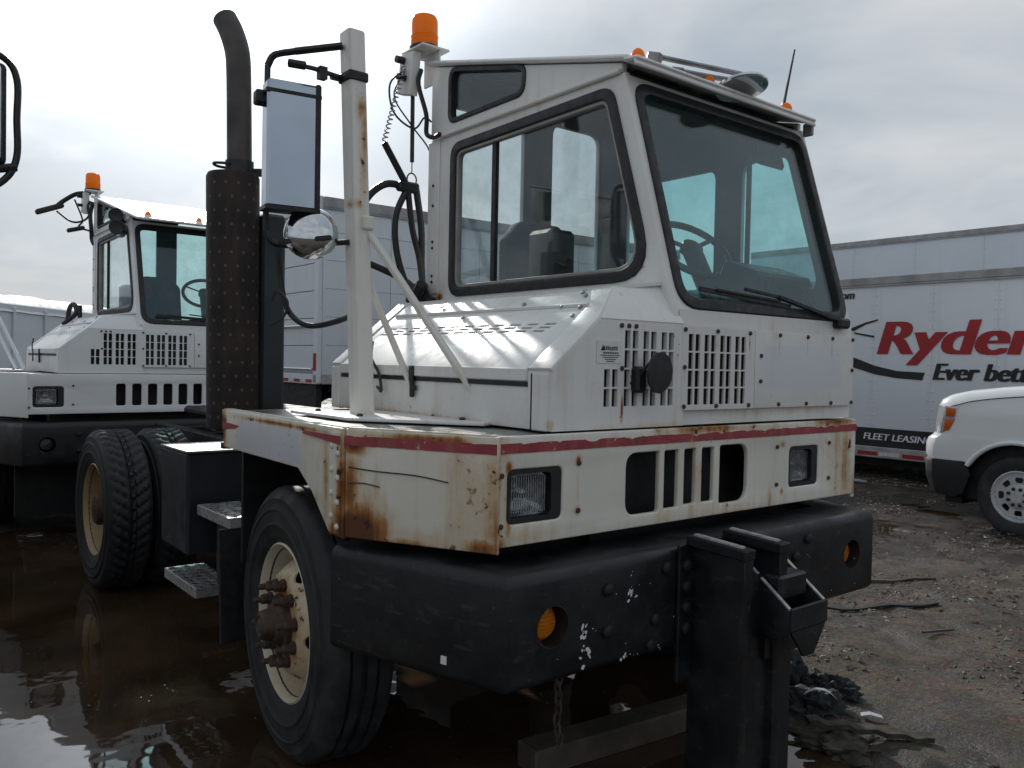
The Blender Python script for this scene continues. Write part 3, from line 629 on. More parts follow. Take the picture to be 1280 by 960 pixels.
    hood.plate([(-.712, 1.31), (-.712, 1.50), (-.37, 1.785), (-.10, 1.82), (-.10, 1.31)], [], .012, FX(-.385), .002)
    hood.box((.325, -.235, 1.806), (1.40, .30, .012), rot=(.128, 0, 0))
    hood = hood.build('hood', P('hood'), rt)
    link('bolt', B['x'], hood, None, (1.102, -.41, 1.655)); link('bolt', B['x'], hood, None, (1.102, -.375, 1.655)); link('bolt', B['x'], hood, None, (1.102, -.34, 1.655)); link('bolt', B['x'], hood, None, (1.102, -.405, 1.512))
    SL = math.hypot(.343, .285); slope = frame((0, -.715, 1.500), (1, 0, 0), (0, .343, .285))
    lid_h = []
    for k in range(12):
        x = -.235 + k * .096
        for j in range(3): lid_h.append([(x + j * .014, .200 + j * .020), (x + .060 + j * .014, .200 + j * .020), (x + .062 + j * .014, .209 + j * .020), (x + .002 + j * .014, .209 + j * .020)])
    lid = MB().plate(rect(-.30, .0, .985, .345), lid_h, .012, slope, .003).box((.343, -.718, 1.486), (1.285, .012, .042), bev=.003).build('hood_lid', P('hood'), rt)
    MB().plate(rect(-.30, .348, 1.0, SL), [], .012, slope, .003).plate([(.99, -.002), (1.102, -.002), (1.101, .268), (1.026, SL), (.92, SL), (.992, .35)], [], .016, frame((0, -.715, 1.503), (1, 0, 0), (0, .343, .285)), .003).plate(rect(-.385, -.002, -.305, SL), [], .016, frame((0, -.715, 1.503), (1, 0, 0), (0, .343, .285)), .003).build('hood_trim', P('hood'), rt)
    MB().bar((-.28, -.452, 1.726), (.99, -.452, 1.726), .022, .014, .003).build('hinge_strip', P('hood'), rt)
    MB().box((.34, -.60, 1.40), (1.30, .16, .14)).build('hood_lining', 'blackmetal', hood)
    MB().box((1.05, -.716, 1.40), (.075, .012, .182), bev=.003).build('corner_trim', P('hood'), hood)
    MB().box((-.35, -.716, 1.40), (.07, .012, .182), bev=.003).build('corner_trim', P('hood'), hood)
    MB().box((.343, -.7165, 1.455), (1.285, .006, .016)).box((1.008, -.7165, 1.40), (.006, .006, .18)).build('lid_gap', 'rubber', hood)
    for x, t_ in ((.90, .42), (.93, .40), (.96, .33), (.965, .28), (.86, .34), (.30, .30), (.62, .37), (.05, .39)):
        p = slope @ V((x, t_, .009)); link('bolt', B['hood'], lid, None, p)
    lt = MB().box((.30, -.728, 1.475), (.028, .012, .06), bev=.004).box((.305, -.728, 1.418), (.022, .014, .07), bev=.004).box((.325, -.730, 1.42), (.018, .01, .018)); lt.build('latch', 'rubber', lid)
    MB().tube([(-.02, -.72, 1.60), (.0, -.735, 1.53), (.07, -.74, 1.47), (.10, -.745, 1.40), (.05, -.735, 1.415)], .006, 6, 5).build('latch_strap', 'hose', lid)
    if o.get('worn'):
        # round rubber flap, decal with lettering
        MB().lathe([(0, .002), (.002, .062), (.008, .072), (.014, .070), (.016, .002)], (1.16, -.292, 1.50), (1, .10, -.05), 11).tube([(1.10, -.36, 1.46), (1.14, -.345, 1.50), (1.165, -.33, 1.535), (1.165, -.30, 1.53)], .005, 6, 4).box((1.115, -.335, 1.475), (.04, .05, .09), bev=.01).build('vent_flap', 'rubber', hood)
        dc = MB().plate(rpoly(rect(-.525, 1.528, -.408, 1.602), .006), [], .0015, FX(1.1035)).build('decal', 'sticker', hood)
        tx = MB(); rr = random.Random(2)
        tx.plate([(-.507, 1.570), (-.486, 1.570), (-.488, 1.586), (-.494, 1.580), (-.4965, 1.589)], [], .0012, FX(1.1047))
        for k in range(6): y = -.480 + k * .0095; tx.box((1.1047, y, 1.577 + rr.uniform(-.001, .001)), (.0012, .0055, .013))
        for k in range(7): tx.box((1.1047, -.492 + k * .0105, 1.562), (.0012, .0075, .005))
        for k in range(4): tx.box((1.1046, -.462, 1.554 - k * .0065), (.001, .090 - .018 * k, .0024))
        tx.build('lettering', 'ink', dc)
    # ---- cab shell
    WB, WT = V((1.085, 0, 1.72)), V((.815, 0, 2.632))
    cabp = [(-.52, 1.31), (1.085, 1.31), (1.085, 1.715), (.815, 2.635), (-.52, 2.635)]
    sw = [(-.31, 1.862), (.958, 1.862), (.737, 2.572), (-.31, 2.555)]
    swr = rpoly(sw, [.07, .13, .07, .06], 6)
    cab = MB().plate(cabp, [swr], .03, FY(-.112), .008)
    lw1, lw2 = rpoly(rect(-.28, 1.88, .34, 2.53), .06), rpoly([(.50, 1.88), (.94, 1.88), (.75, 2.53), (.50, 2.53)], .06)
    cab.plate(cabp, [lw1, lw2], .03, FY(1.066), .008)
    rw1, rw2 = rpoly(rect(-.04, 1.86, .46, 2.82), .05), rpoly(rect(.66, 1.70, 1.03, 2.86), .07)
    cab.plate(rect(-.10, 1.31, 1.055, 2.99), [rw1, rw2], .03, FX(-.51), .004)
    cab.box((1.072, .48, 1.52), (.026, 1.15, .42))
    wf = frame(WB, (0, 1, 0), WT - WB); WL = (WT - WB).length
    wsp = [(-.072, .035), (1.035, .035), (1.035, WL - .05), (-.072, WL - .05)]
    wsr = rpoly(wsp, [.09, .09, .07, .07], 6)
    cab.plate(rect(-.124, -.002, 1.078, WL), [wsr], .03, wf @ Matrix.Translation((0, 0, -.016)), .008)
    # wedge roof sides with small rear quarter windows
    wedge = [(-.52, 2.637), (.80, 2.637), (.80, 2.672), (-.52, 3.0)]
    tw = [(-.355, 2.692), (.205, 2.700), (.215, 2.808), (-.355, 2.945)]
    twr = rpoly(tw, [.045, .055, .045, .045], 6)
    for y in (-.112, 1.066): cab.plate(wedge, [twr], .028, FY(y), .004)
    cab = cab.build('cab', P('cab'), rt)
    MB().box((.25, .48, 1.33), (1.55, 1.14, .03)).build('cab_floor', 'plastic', cab)
    ra = math.atan2(.328, 1.32); x1 = .845 if o.get('worn') else 1.10
    rz = lambda x: 3.012 - (x + .52) * .2485
    roof = MB().box(((x1 - .56) / 2, .467, rz((x1 - .56) / 2) + .004), ((x1 + .56) / math.cos(ra), 1.235, .022), rot=(0, ra, 0), bev=.008).build('roof', P('cab'), rt)
    if o.get('worn'):
        MB().box((.868, .442, 2.664), (.075, 1.20, .016), rot=(0, .12, 0), bev=.006).box((.893, .442, 2.650), (.012, 1.20, .036), rot=(0, -.3, 0), bev=.004).build('visor_lip', P('cab'), roof)
        MB().box((.855, 1.055, 2.630), (.05, .02, .06), bev=.005).build('visor_tab', 'toprail', roof)
    MB().box((.13, .467, rz(.13) - .035), (1.30, 1.12, .012), rot=(0, ra, 0)).build('headliner', 'liner', roof)
    MB().bar((-.42, -.136, 2.632), (.80, -.136, 2.640), .022, .018, .004).build('drip_rail', P('cab'), cab)
    MB().plate([(-.48, 1.36), (1.05, 1.36), (1.05, 1.70), (.80, 2.60), (.78, 2.66), (-.48, 2.97)], [lw1, lw2], .004, FY(1.047)).plate(rect(-.085, 1.36, 1.045, 2.97), [rw1, rw2], .004, FX(-.490)).build('interior_lining', 'liner', cab)
    # gaskets and glass
    gk = MB().plate(rpoly(inset(sw, -.026), [.09, .15, .09, .08], 6), [rpoly(inset(sw, .018), [.055, .11, .055, .045], 6)], .046, FY(-.114), .006).build('side_window_seal', 'rubber', cab)
    MB().plate(rpoly(inset(sw, .016), [.055, .11, .055, .045], 6), [rpoly(inset(sw, .032), [.045, .10, .045, .035], 6)], .03, FY(-.112), .003).build('side_window_frame', 'gasketlight', cab)
    MB().box((-.005, -.108, 2.21), (.028, .02, .66)).build('window_divider', 'rubber', cab)
    MB().plate(rpoly(inset(sw, .022), .06, 5), [], .005, FY(-.104)).build('side_window_glass', 'glassclear', cab)
    MB().plate(rpoly(inset(wsp, -.024), [.11, .11, .09, .09], 6), [rpoly(inset(wsp, .02), [.075, .075, .055, .055], 6)], .044, wf @ Matrix.Translation((0, 0, -.013)), .006).build('windscreen_seal', 'rubber', cab)
    MB().plate(rpoly(inset(wsp, .012), .07, 5), [], .006, wf @ Matrix.Translation((0, 0, -.016))).build('windscreen', 'glass', cab)
    MB().plate(rpoly(inset(tw, -.014), [.06, .07, .06, .06], 6), [rpoly(inset(tw, .012), [.035, .045, .035, .035], 6)], .038, FY(-.114), .005).build('quarter_window_seal', 'rubber', cab)
    MB().plate(twr, [], .005, FY(-.108)).build('quarter_window_glass', 'glassclear', cab)
    MB().plate(twr, [], .005, FY(1.066)).build('quarter_window_glass', 'glassclear', cab)
    for h in (lw1, lw2): MB().plate(h, [], .005, FY(1.066)).build('door_window_glass', 'glass', cab)
    for h in (rw1, rw2): MB().plate(h, [], .005, FX(-.51)).build('rear_window_glass', 'glassclear', cab)
    MB().box((.0, -.1, 2.7), (.01, .01, .01)).box((-.46, -.10, 2.1), (.06, .02, 1.0)).build('rear_pillar', P('cab'), cab)
    MB().plate(rect(-.53, 1.86, -.43, 2.62), [], .006, FY(-.130), .002).build('rear_corner_strip', P('cab'), cab)
    for z in (1.92, 1.95, 2.09, 2.12, 2.3, 2.4): link('rivet', B['yd'], cab, None, (-.48, -.134, z))
    # bolted cowl panels with vent grid
    cp = MB().plate(rect(-.098, 1.365, .335, 1.668), slots_grid([-.064, .026, .118, .210], rows), .008, FX(1.0995)).build('vent_panel', P('panel'), cab)
    cp2 = MB().plate(rect(.339, 1.365, 1.068, 1.668), [], .008, FX(1.0995), .002).build('cowl_panel', P('panel'), cab)
    MB().box((1.087, .11, 1.51), (.006, .40, .28)).box((1.05, -.3, 1.50), (.02, .40, .30)).build('vent_backing', 'blackmetal', cab)
    for y in (-.085, .10, .30, .50, .70, .89, 1.055):
        for z in (1.655, 1.378): link('bolt', B['x'], cp2 if y > .33 else cp, None, (1.1035, y, z))
    for y, z in ((-.085, 1.52), (1.055, 1.52), (.375, 1.57), (.375, 1.47)): link('bolt', B['x'], cp2 if y > .33 else cp, None, (1.1035, y, z))
    # wiper
    wp = lambda u, v, n: wf @ V((u, v, n))
    MB().bar(wp(.97, .005, .02), wp(.50, .085, .03), .022, .012).bar(wp(.50, .085, .03), wp(.30, .105, .022), .014, .010).box(wp(.965, .0, .012), (.05, .09, .045), bev=.01).build('wiper_arm', 'rubber', cab)
    MB().bar(wp(.03, .09, .012), wp(.60, .055, .012), .008, .018).bar(wp(.12, .09, .022), wp(.52, .07, .022), .010, .008).build('wiper_blade', 'rubber', cab)
    # ---- interior
    seat = MB().box((.05, .42, 1.62), (.52, .50, .14), bev=.05, seg=3).box((.05, .42, 1.45), (.30, .30, .22), bev=.02).build('seat', 'fabric', cab)
    MB().plate(rpoly([(-.24, 1.66), (.24, 1.66), (.22, 2.16), (.13, 2.26), (-.13, 2.26), (-.22, 2.16)], .08), [], .11, frame((-.20, .42, .0), (0, 1, 0), (-.06, 0, 1)), .03).build('backrest', 'fabric', seat)
    MB().box((.0, .13, 1.82), (.34, .06, .05), bev=.015).box((.0, .71, 1.82), (.34, .06, .05), bev=.015).build('armrest', 'plastic', seat)
    sc = frame((.56, .60, 2.06), (.25, 1, 0), (-.62, .15, .62))
    stw = MB().tube([sc @ V((.19 * math.cos(a), .19 * math.sin(a), 0)) for a in [2 * math.pi * k / 28 for k in range(28)]], .016, 8, closed=True)
    for a in (.5, 2.64, 4.71): stw.bar(sc @ V((0, 0, 0)), sc @ V((.185 * math.cos(a), .185 * math.sin(a), 0)), .03, .014)
    stw.lathe([(-.02, .055), (.02, .05), (.024, .002)], sc @ V((0, 0, 0)), sc.to_3x3() @ V((0, 0, 1)), 16); stw.build('steering_wheel', 'plastic', cab)
    MB().cyl(sc @ V((0, 0, 0)), (.80, .56, 1.66), .045, 12).build('steering_column', 'plastic', cab)
    MB().box((.93, .48, 1.72), (.26, 1.08, .12), bev=.02).box((.80, .48, 1.62), (.20, 1.08, .26), bev=.03).build('dashboard', 'plastic', cab)
    MB().box((.80, .80, 1.86), (.20, .42, .22), rot=(0, .35, 0), bev=.015).box((.86, .60, 1.83), (.16, .05, .20), rot=(0, .3, .2)).build('console', 'plastic', cab)
    MB().box((.25, .02, 1.80), (.16, .16, .62), bev=.02).box((.40, .02, 1.72), (.22, .16, .30), bev=.02).tube([(.30, .06, 2.0), (.36, .04, 1.96), (.36, .0, 1.95), (.30, -.02, 1.98)], .01, 6, 3).build('control_pedestal', 'plastic', cab)
    cb = MB(); rr = random.Random(5)
    for k in range(5): cb.tube([(.93 + rr.uniform(-.03, .03), .90 + .03 * k, 1.79), (.95, .93 + rr.uniform(-.04, .06), 1.86 + rr.uniform(0, .05)), (.92, .97, 1.83 + rr.uniform(0, .04)), (.95 + rr.uniform(-.02, .02), 1.0, 1.79)], .005, 5, 5)
    cb.build('cable', 'hose', cab)
    MB().box((.74, .92, 2.50), (.03, .20, .10), rot=(0, -.3, 0), bev=.02).tube([(.72, .80, 2.55), (.72, .80, 1.9)], .012, 6).build('sun_visor', 'plastic', cab)
    # ---- roof furniture
    def dome(x, y, z, r=.028):
        b_ = MB().box((x - .02, y, z - .012), (.11, .07, .03), bev=.008).build('marker_lamp', P('cab'), roof)
        MB().lathe([(0, r), (r * .5, r * .98), (r * 1.0, r * .78), (r * 1.35, r * .4), (r * 1.45, .001)], (x, y, z), (0, 0, 1), 18).build('lens', 'amber', rt)
    for y in (-.03, .40, .97): dome(.79 if o.get('worn') else 1.0, y, 2.712 if o.get('worn') else 2.652)
    if o.get('beacon', True):
        bx, by = o.get('beacon_at', (-.56, -.15))
        br = MB().box((bx + .01, by, 3.075), (.20, .16, .012), bev=.003).box((bx - .05, by - .05, 2.99), (.10, .012, .18), bev=.003).box((bx + .03, by + .03, 2.99), (.14, .01, .16), bev=.003).plate([(-.10, -.10), (.02, -.13), (.05, .08), (-.07, .09)], [], .05, frame((bx - .02, by - .06, 2.98), (1, 0, 0), (0, 0, 1)), .006).build('beacon_bracket', P('cab'), rt)
        bc = MB().lathe([(0, .075), (.018, .075), (.022, .07)], (bx, by, 3.082), (0, 0, 1), 28).build('beacon_base', 'rubber', rt)
        MB().lathe([(0, .066), (.01, .068), (.045, .067), (.05, .070), (.058, .066), (.11, .066), (.135, .064), (.150, .056), (.157, .04), (.16, .001)], (bx, by, 3.104), (0, 0, 1), 36).build('beacon_lens', 'amber', rt)
        MB().cyl((bx - .055, by - .13, 3.03), (bx - .055, by - .05, 3.03), .018, 10).cyl((bx - .04, by - .13, 2.94), (bx - .04, by - .05, 2.94), .016, 10).tube([(bx + .02, by - .03, 2.98), (bx + .03, by - .05, 2.9), (bx + .06, by - .02, 2.75), (bx + .05, by - .01, 2.66), (bx + .1, by + .0, 2.635), (bx + .16, by - .005, 2.636)], .012, 7, 5).build('beacon_wiring', 'hose', rt)
    if o.get('worn'):
        # roof mirror on a two-bar arm, aerial
        a0, a1, e = V((.79, .10, 2.79)), V((.74, .22, 2.76)), V((.93, .66, 2.80))
        MB().tube([V((.78, .085, 2.752)), V((.84, .33, 2.752)), V((.885, .60, 2.760)), V((.885, .655, 2.760)), V((.86, .645, 2.752)), V((.80, .43, 2.742)), V((.765, .235, 2.735))], .0115, 8, 4).build('mirror_arm', 'steel', roof)
        MB().box((.775, .075, 2.728), (.06, .035, .075), bev=.006, rot=(0, .3, .3)).build('arm_bracket', 'steel', roof); MB().box((.76, .235, 2.715), (.06, .035, .065), bev=.006, rot=(0, .3, .3)).build('arm_bracket', 'steel', roof)
        MB().lathe([(.018, .002), (.014, .06), (.0, .105), (-.012, .11), (-.018, .107), (-.012, .002)], (.885, .50, 2.705), (-.22, .05, 1), 28).cyl((.875, .52, 2.76), (.88, .51, 2.715), .012, 8).build('roof_mirror', 'bright', roof)
        MB().tube([(.76, .99, 2.70), (.762, .995, 2.76), (.775, 1.05, 3.02)], lambda t: .010 - .006 * t, 6, 3).lathe([(0, .012), (.06, .011), (.07, .006)], (.76, .99, 2.70), (.02, .1, 1), 8).build('aerial', 'rubber', roof)
    # ---- mirror post with struts
    pdx, pdy = o.get('post', (0, 0))
    pb, pt = V((.24 + pdx, -.905 + pdy, 1.30)), V((.215 + pdx, -.958 + pdy, 2.735))
    ps = MB(); q = (pt - pb).normalized()
    base = [(-.04, -.034), (.04, -.034), (.04, .034), (-.04, .034)]
    rp = rpoly(base, .010, 3); n = len(rp)
    ps.raw([pb + V((x, y, 0)) for x, y in rp] + [pt + V((x, y, .0)) for x, y in rp] + [pt + V((x * .9, y * .9, .006)) for x, y in rp], [(i, (i + 1) % n, n + (i + 1) % n, n + i) for i in range(n)] + [(n + i, n + (i + 1) % n, 2 * n + (i + 1) % n, 2 * n + i) for i in range(n)] + [tuple(range(2 * n, 3 * n))])
    post = ps.build('mirror_post', P('post'), rt)
    MB().plate([(-.06 + pdx, -1.06 + pdy), (.40 + pdx, -1.05 + pdy), (.80 + pdx, -.75 + pdy), (.74 + pdx, -.60 + pdy), (.1 + pdx, -.66 + pdy)], [], .012, FZ(1.313), .003).build('post_plate', P('hood'), rt)
    for x, y in ((.02, -.98), (.36, -.98), (.66, -.74), (.45, -.68)): link('bolt', B['z'], post, None, (x + pdx, y + pdy, 1.319))
    sa = pb.lerp(pt, .49) + V((.03, .03, 0)); sb_ = pb.lerp(pt, .37) + V((.0, .035, 0))
    MB().tube([sa, (.742 + pdx, -.668 + pdy, 1.318)], .015, 8).box(sa + V((.0, -.01, .03)), (.05, .05, .05), bev=.006).build('strut', P('post'), rt)
    MB().tube([sb_, (.29 + pdx, -.668 + pdy, 1.318)], .013, 8).build('strut', P('post'), rt)
    MB().box(pb.lerp(pt, .885), (.092, .08, .035), bev=.004).cyl(pb.lerp(pt, .885) + V((-.03, -.035, 0)), pb.lerp(pt, .885) + V((-.03, -.075, .0)), .014, 8).build('clamp', 'rubber', post)
    # west-coast mirror frame: pixel-checked world points of the loop
    A0 = pt + V((-.0, -.04, -.055))
    X_, Y_ = pdx, pdy
    fr_ = [A0, V((.10 + X_, -1.13 + Y_, 2.66)), V((.065 + X_, -1.195 + Y_, 2.64)), V((.05 + X_, -1.215 + Y_, 2.60)), V((.05 + X_, -1.218 + Y_, 2.2)), V((.055 + X_, -1.215 + Y_, 1.99)), V((.08 + X_, -1.18 + Y_, 1.945)), V((.16 + X_, -1.03 + Y_, 1.955)), pb.lerp(pt, .46) + V((0, -.035, 0))]
    MB().tube(fr_[:2], .014, 8).tube(fr_[1:4], .013, 8, 4).tube(fr_[3:6], .012, 8).tube(fr_[5:8], .013, 8, 4).tube(fr_[7:], .011, 8).build('mirror_bracket', 'hose', rt)
    MB().tube([pb.lerp(pt, .885) + V((-.02, -.05, 0)), V((.15 + X_, -1.08 + Y_, 2.595)), V((.09 + X_, -1.15 + Y_, 2.615))], .009, 7).tube([V((.13 + X_, -1.105 + Y_, 2.605)), V((.09 + X_, -1.15 + Y_, 2.615))], .016, 8).box((.17 + X_, -1.055 + Y_, 2.578), (.03, .03, .045)).build('brace_rod', 'hose', rt)
    yaw = Matrix.Translation(V((.15 + X_, -1.165 + Y_, 0))) @ Matrix.Rotation(math.radians(-9), 4, 'Z')
    mir = MB().box((0, 0, 2.29), (.085, .190, .455), yaw, bev=.010).build('mirror_head', 'mirrorback', rt)
    MB().box((0.002, .088, 2.29), (.092, .022, .462), yaw, bev=.006).box((0, 0, 2.475), (.092, .20, .012), yaw).box((0, 0, 2.062), (.092, .20, .014), yaw).box((-.03, -.10, 2.46), (.05, .05, .05), yaw, bev=.006).build('mirror_frame', 'rubber', mir)
    MB().lathe([(-.006, .094), (.0, .099), (.006, .097)] + [(.006 + .048 * math.sin(math.radians(k * 9)), .094 * math.cos(math.radians(k * 9))) for k in range(1, 10)] + [(.054, .002)], (.17 + X_, -1.09 + Y_, 1.985), (.80, -.42, .12), 48).build('round_mirror', 'bright', rt)
    MB().bar((.13 + X_, -1.20 + Y_, 1.945), (.255 + X_, -1.05 + Y_, 1.965), .02, .018, .003).bar((.20 + X_, -1.12 + Y_, 1.96), (.17 + X_, -1.13 + Y_, 2.055), .02, .02, .004).build('round_mirror_bracket', 'rubber', rt)
    # ---- exhaust
    if o.get('stack', True):
        mx0, my0 = -.58, -1.095
        st_ = MB().lathe([(0, .085), (.01, .112), (1.10, .112), (1.115, .105), (1.118, .052)], (mx0, my0, 1.205), (.0, -.012, 1), 40).build('exhaust_muffler', 'muffler', rt)
        tp = V((mx0, my0 + .015, 2.31))
        MB().tube([tp, tp + V((0, -.005, .30)), tp + V((0, -.01, .48)), tp + V((-.012, -.015, .56)), tp + V((-.04, -.03, .64)), tp + V((-.075, -.045, .70))], .053, 22, 5).build('exhaust_pipe', 'stackpipe', st_)
        MB().lathe([(0, .060), (.05, .060)], tp + V((0, 0, .02)), (0, 0, 1), 24).tube([tp + V((.03, -.05, .05)), tp + V((-.03, -.10, .055)), tp + V((-.06, -.08, .05)), tp + V((-.05, -.03, .045))], .006, 6, 4).bar(tp + V((0, .05, .03)), tp + V((.05, .14, .035)), .03, .03).build('exhaust_clamp', 'rubber', st_)
        MB().box((-.56, -.945, 1.66), (.10, .11, 1.0), bev=.012).build('exhaust_support', 'darkbox', rt)
    # ---- air lines behind the cab
    if o.get('hoses'):
        top = V((-.60, -.21, 2.40))
        for pts, r in (([top, (-.62, -.33, 2.40), (-.64, -.43, 2.30), (-.62, -.5, 2.1), (-.58, -.52, 1.98)], .018), ([top, (-.60, -.275, 2.25), (-.60, -.27, 2.08), (-.58, -.225, 1.92), (-.50, -.20, 1.86)], .017),
                       ([top + V((0, .05, 0)), (-.60, -.125, 2.2), (-.60, -.12, 2.02), (-.55, -.14, 1.9), (-.48, -.17, 1.86)], .018), ([top, (-.6, -.18, 2.2), (-.60, -.135, 2.05), (-.57, -.13, 1.9)], .016), ([(-.62, -.50, 2.02), (-.62, -.38, 1.99), (-.60, -.22, 1.93), (-.54, -.17, 1.86)], .017)):
            MB().tube(pts, r, 9, 6).build('air_hose', 'hose', rt)
        MB().box(top, (.05, .12, .05), bev=.01).cyl((-.60, -.35, 2.60), top, .017, 10).build('hose_hanger', 'darkbox', rt)
        sp_ = [V((-.60, -.35, 2.60)).lerp(V((-.58, -.255, 2.99)), k / 120) + V((.012 * math.cos(k * .9), .012 * math.sin(k * .9), 0)) for k in range(121)]
        MB().tube(sp_, .0035, 5).build('spring', 'steel', rt)
        MB().cyl((-.60, -.19, 2.92), (-.60, -.187, 2.53), .011, 8).tube([(-.6, -.187, 2.53), (-.6, -.187, 2.47)], .003, 5).tube([V((-.6, -.187 + .028 * math.cos(a), 2.44 + .034 * math.sin(a))) for a in [k * math.pi / 7 for k in range(14)]], .004, 5, closed=True).build('shock_cord', 'hose', rt)
        MB().tube([(-.6, -.23, 2.99), (-.62, -.31, 2.9), (-.61, -.29, 2.76), (-.6, -.18, 2.70), (-.58, -.13, 2.76), (-.56, -.10, 2.74)], .005, 6, 6).tube([(-.6, -.24, 2.97), (-.63, -.28, 2.85), (-.60, -.2, 2.72), (-.57, -.12, 2.62), (-.55, -.1, 2.55)], .004, 6, 6).build('cable', 'hose', rt)
        mf = MB(); rr = random.Random(9)
        for k in range(9): mf.cyl((-.50 + rr.uniform(-.07, .08), -.19 + rr.uniform(-.05, .05), 1.82), (-.50 + rr.uniform(-.08, .1), -.19 + rr.uniform(-.06, .06), 1.90), rr.uniform(.015, .028), 8)
        mf.build('air_fitting', 'rubber', rt)
        MB().tube([(-.30, -1.02, 2.0), (-.31, -1.0, 1.85), (-.27, -.98, 1.72), (-.18, -.93, 1.66), (-.05, -.86, 1.68), (.10, -.84, 1.72)], .012, 8, 6).tube([(-.30, -1.04, 1.76), (-.28, -1.03, 1.80), (-.24, -1.0, 1.76), (-.27, -1.0, 1.70), (-.32, -1.04, 1.66)], .006, 6, 5).build('mirror_cable', 'hose', rt)
    # ---- tank, steps
    tk = MB().box((-1.30, -.96, .80), (.42, .34, .50), bev=.012).build('fuel_tank', 'darkbox', rt)
    MB().box((-1.30, -.96, 1.055), (.43, .35, .012), bev=.003).build('tank_lid', 'steel', tk)
    MB().lathe([(0, .035), (.025, .035), (.028, .03), (.028, .001)], (-1.18, -.90, 1.062), (0, 0, 1), 18).build('filler_cap', 'rubber', tk)
    def gstep(x0, y0, x1, y1, z):
        hs_ = []
        nx, ny = max(2, int((x1 - x0) / .06)), max(2, int((y1 - y0) / .055))
        for i in range(nx):
            for j in range(ny):
                cx, cy = x0 + (i + .5) * (x1 - x0) / nx, y0 + (j + .5) * (y1 - y0) / ny; a, b = (x1 - x0) / nx * .47, (y1 - y0) / ny * .42
                hs_.append([(cx - a, cy), (cx, cy - b), (cx + a, cy), (cx, cy + b)])
        return MB().plate(rect(x0, y0, x1, y1), hs_, .008, FZ(z)).box(((x0 + x1) / 2, y0, z - .02), (x1 - x0, .006, .045)).box(((x0 + x1) / 2, y1, z - .02), (x1 - x0, .006, .045)).box((x0, (y0 + y1) / 2, z - .02), (.006, y1 - y0, .045)).box((x1, (y0 + y1) / 2, z - .02), (.006, y1 - y0, .045))
    gstep(-1.02, -1.10, -.60, -.90, .805).build('step', 'alu', rt); gstep(-1.38, -1.145, -.90, -.95, .43).build('step', 'alu', rt)
    MB().box((-.93, -.97, .60), (.06, .12, .40), bev=.006).box((-.80, -.90, .60), (.36, .02, .42)).build('step_bracket', 'hub', rt)
    MB().box((-.60, -1.0, .51), (.025, .28, .50), rot=(0, -.08, 0)).build('mud_flap', 'rubber', rt)
    # ---- plough mount in front of the bumper
    if o.get('hitch'):
        hb = MB()
        side = [(1.252, .06), (1.44, .06), (1.46, .20), (1.46, .70), (1.475, .80), (1.475, .915), (1.256, .930)]
        for y in (-.19, .0): hb.plate(side, [], .045, FY(y), .004)
        hb.box((1.35, -.095, .45), (.17, .16, .78)).box((1.259, -.10, .70), (.014, .36, .46), bev=.003)
        hitch = hb.build('plough_mount', 'black', rt)
        for y in (-.205, -.012):
            tb = MB().box((1.37, y, .935), (.235, .06, .034), rot=(0, .05, 0), bev=.004).build('top_bar', 'blackmetal', hitch)
            MB().box((1.368, y - .004, .956), (.19, .022, .006), rot=(0, .05, 0)).build('worn_edge', 'worn', tb)
        pk = MB()
        for y in (-.065, .135): pk.plate([(1.36, .60), (1.545, .66), (1.545, .745), (1.38, .865), (1.36, .865)], [], .012, FY(y), .002)
        pk.box((1.549, .035, .715), (.012, .212, .075), bev=.003).plate([(-.065, 0), (.135, 0), (.09, -.10), (.03, -.10)], [], .012, frame((1.545, 0, .675), (0, 1, 0), (.12, 0, 1)), .002).box((1.43, .03, .80), (.13, .16, .08), bev=.008).box((1.40, .035, .66), (.10, .19, .2))
        pk.build('hitch_pocket', 'black', hitch)
        for y in (-.065, .135): MB().bar((1.383, y, .866), (1.546, y, .747), .013, .004).build('worn_edge', 'worn', hitch)
        MB().box((1.39, .045, .36), (.13, .10, .60), bev=.01).plate([(1.30, .0), (1.58, .0), (1.52, .05), (1.44, .12), (1.30, .12)], [], .24, FY(-.02), .006).build('hitch_leg', 'blackmetal', hitch)
        for z in (.86, .79, .72, .65): link('bolt', B['xbig'], hitch, None, (1.266, -.245, z))
        ck = MB()
        for k in range(9):
            c = V((1.06 + .004 * math.sin(k), -.62 + .006 * math.sin(k * 1.7), .57 - k * .034)); u_, w_ = (V((1, 0, 0)) if k % 2 else V((0, 1, 0))), V((0, 0, 1))
            ck.tube([c + u_ * (.012 * math.cos(a)) + w_ * (.024 * math.sin(a)) for a in [2 * math.pi * j / 10 for j in range(10)]], .0045, 5, closed=True)
        ck.build('chain', 'hub', rt)
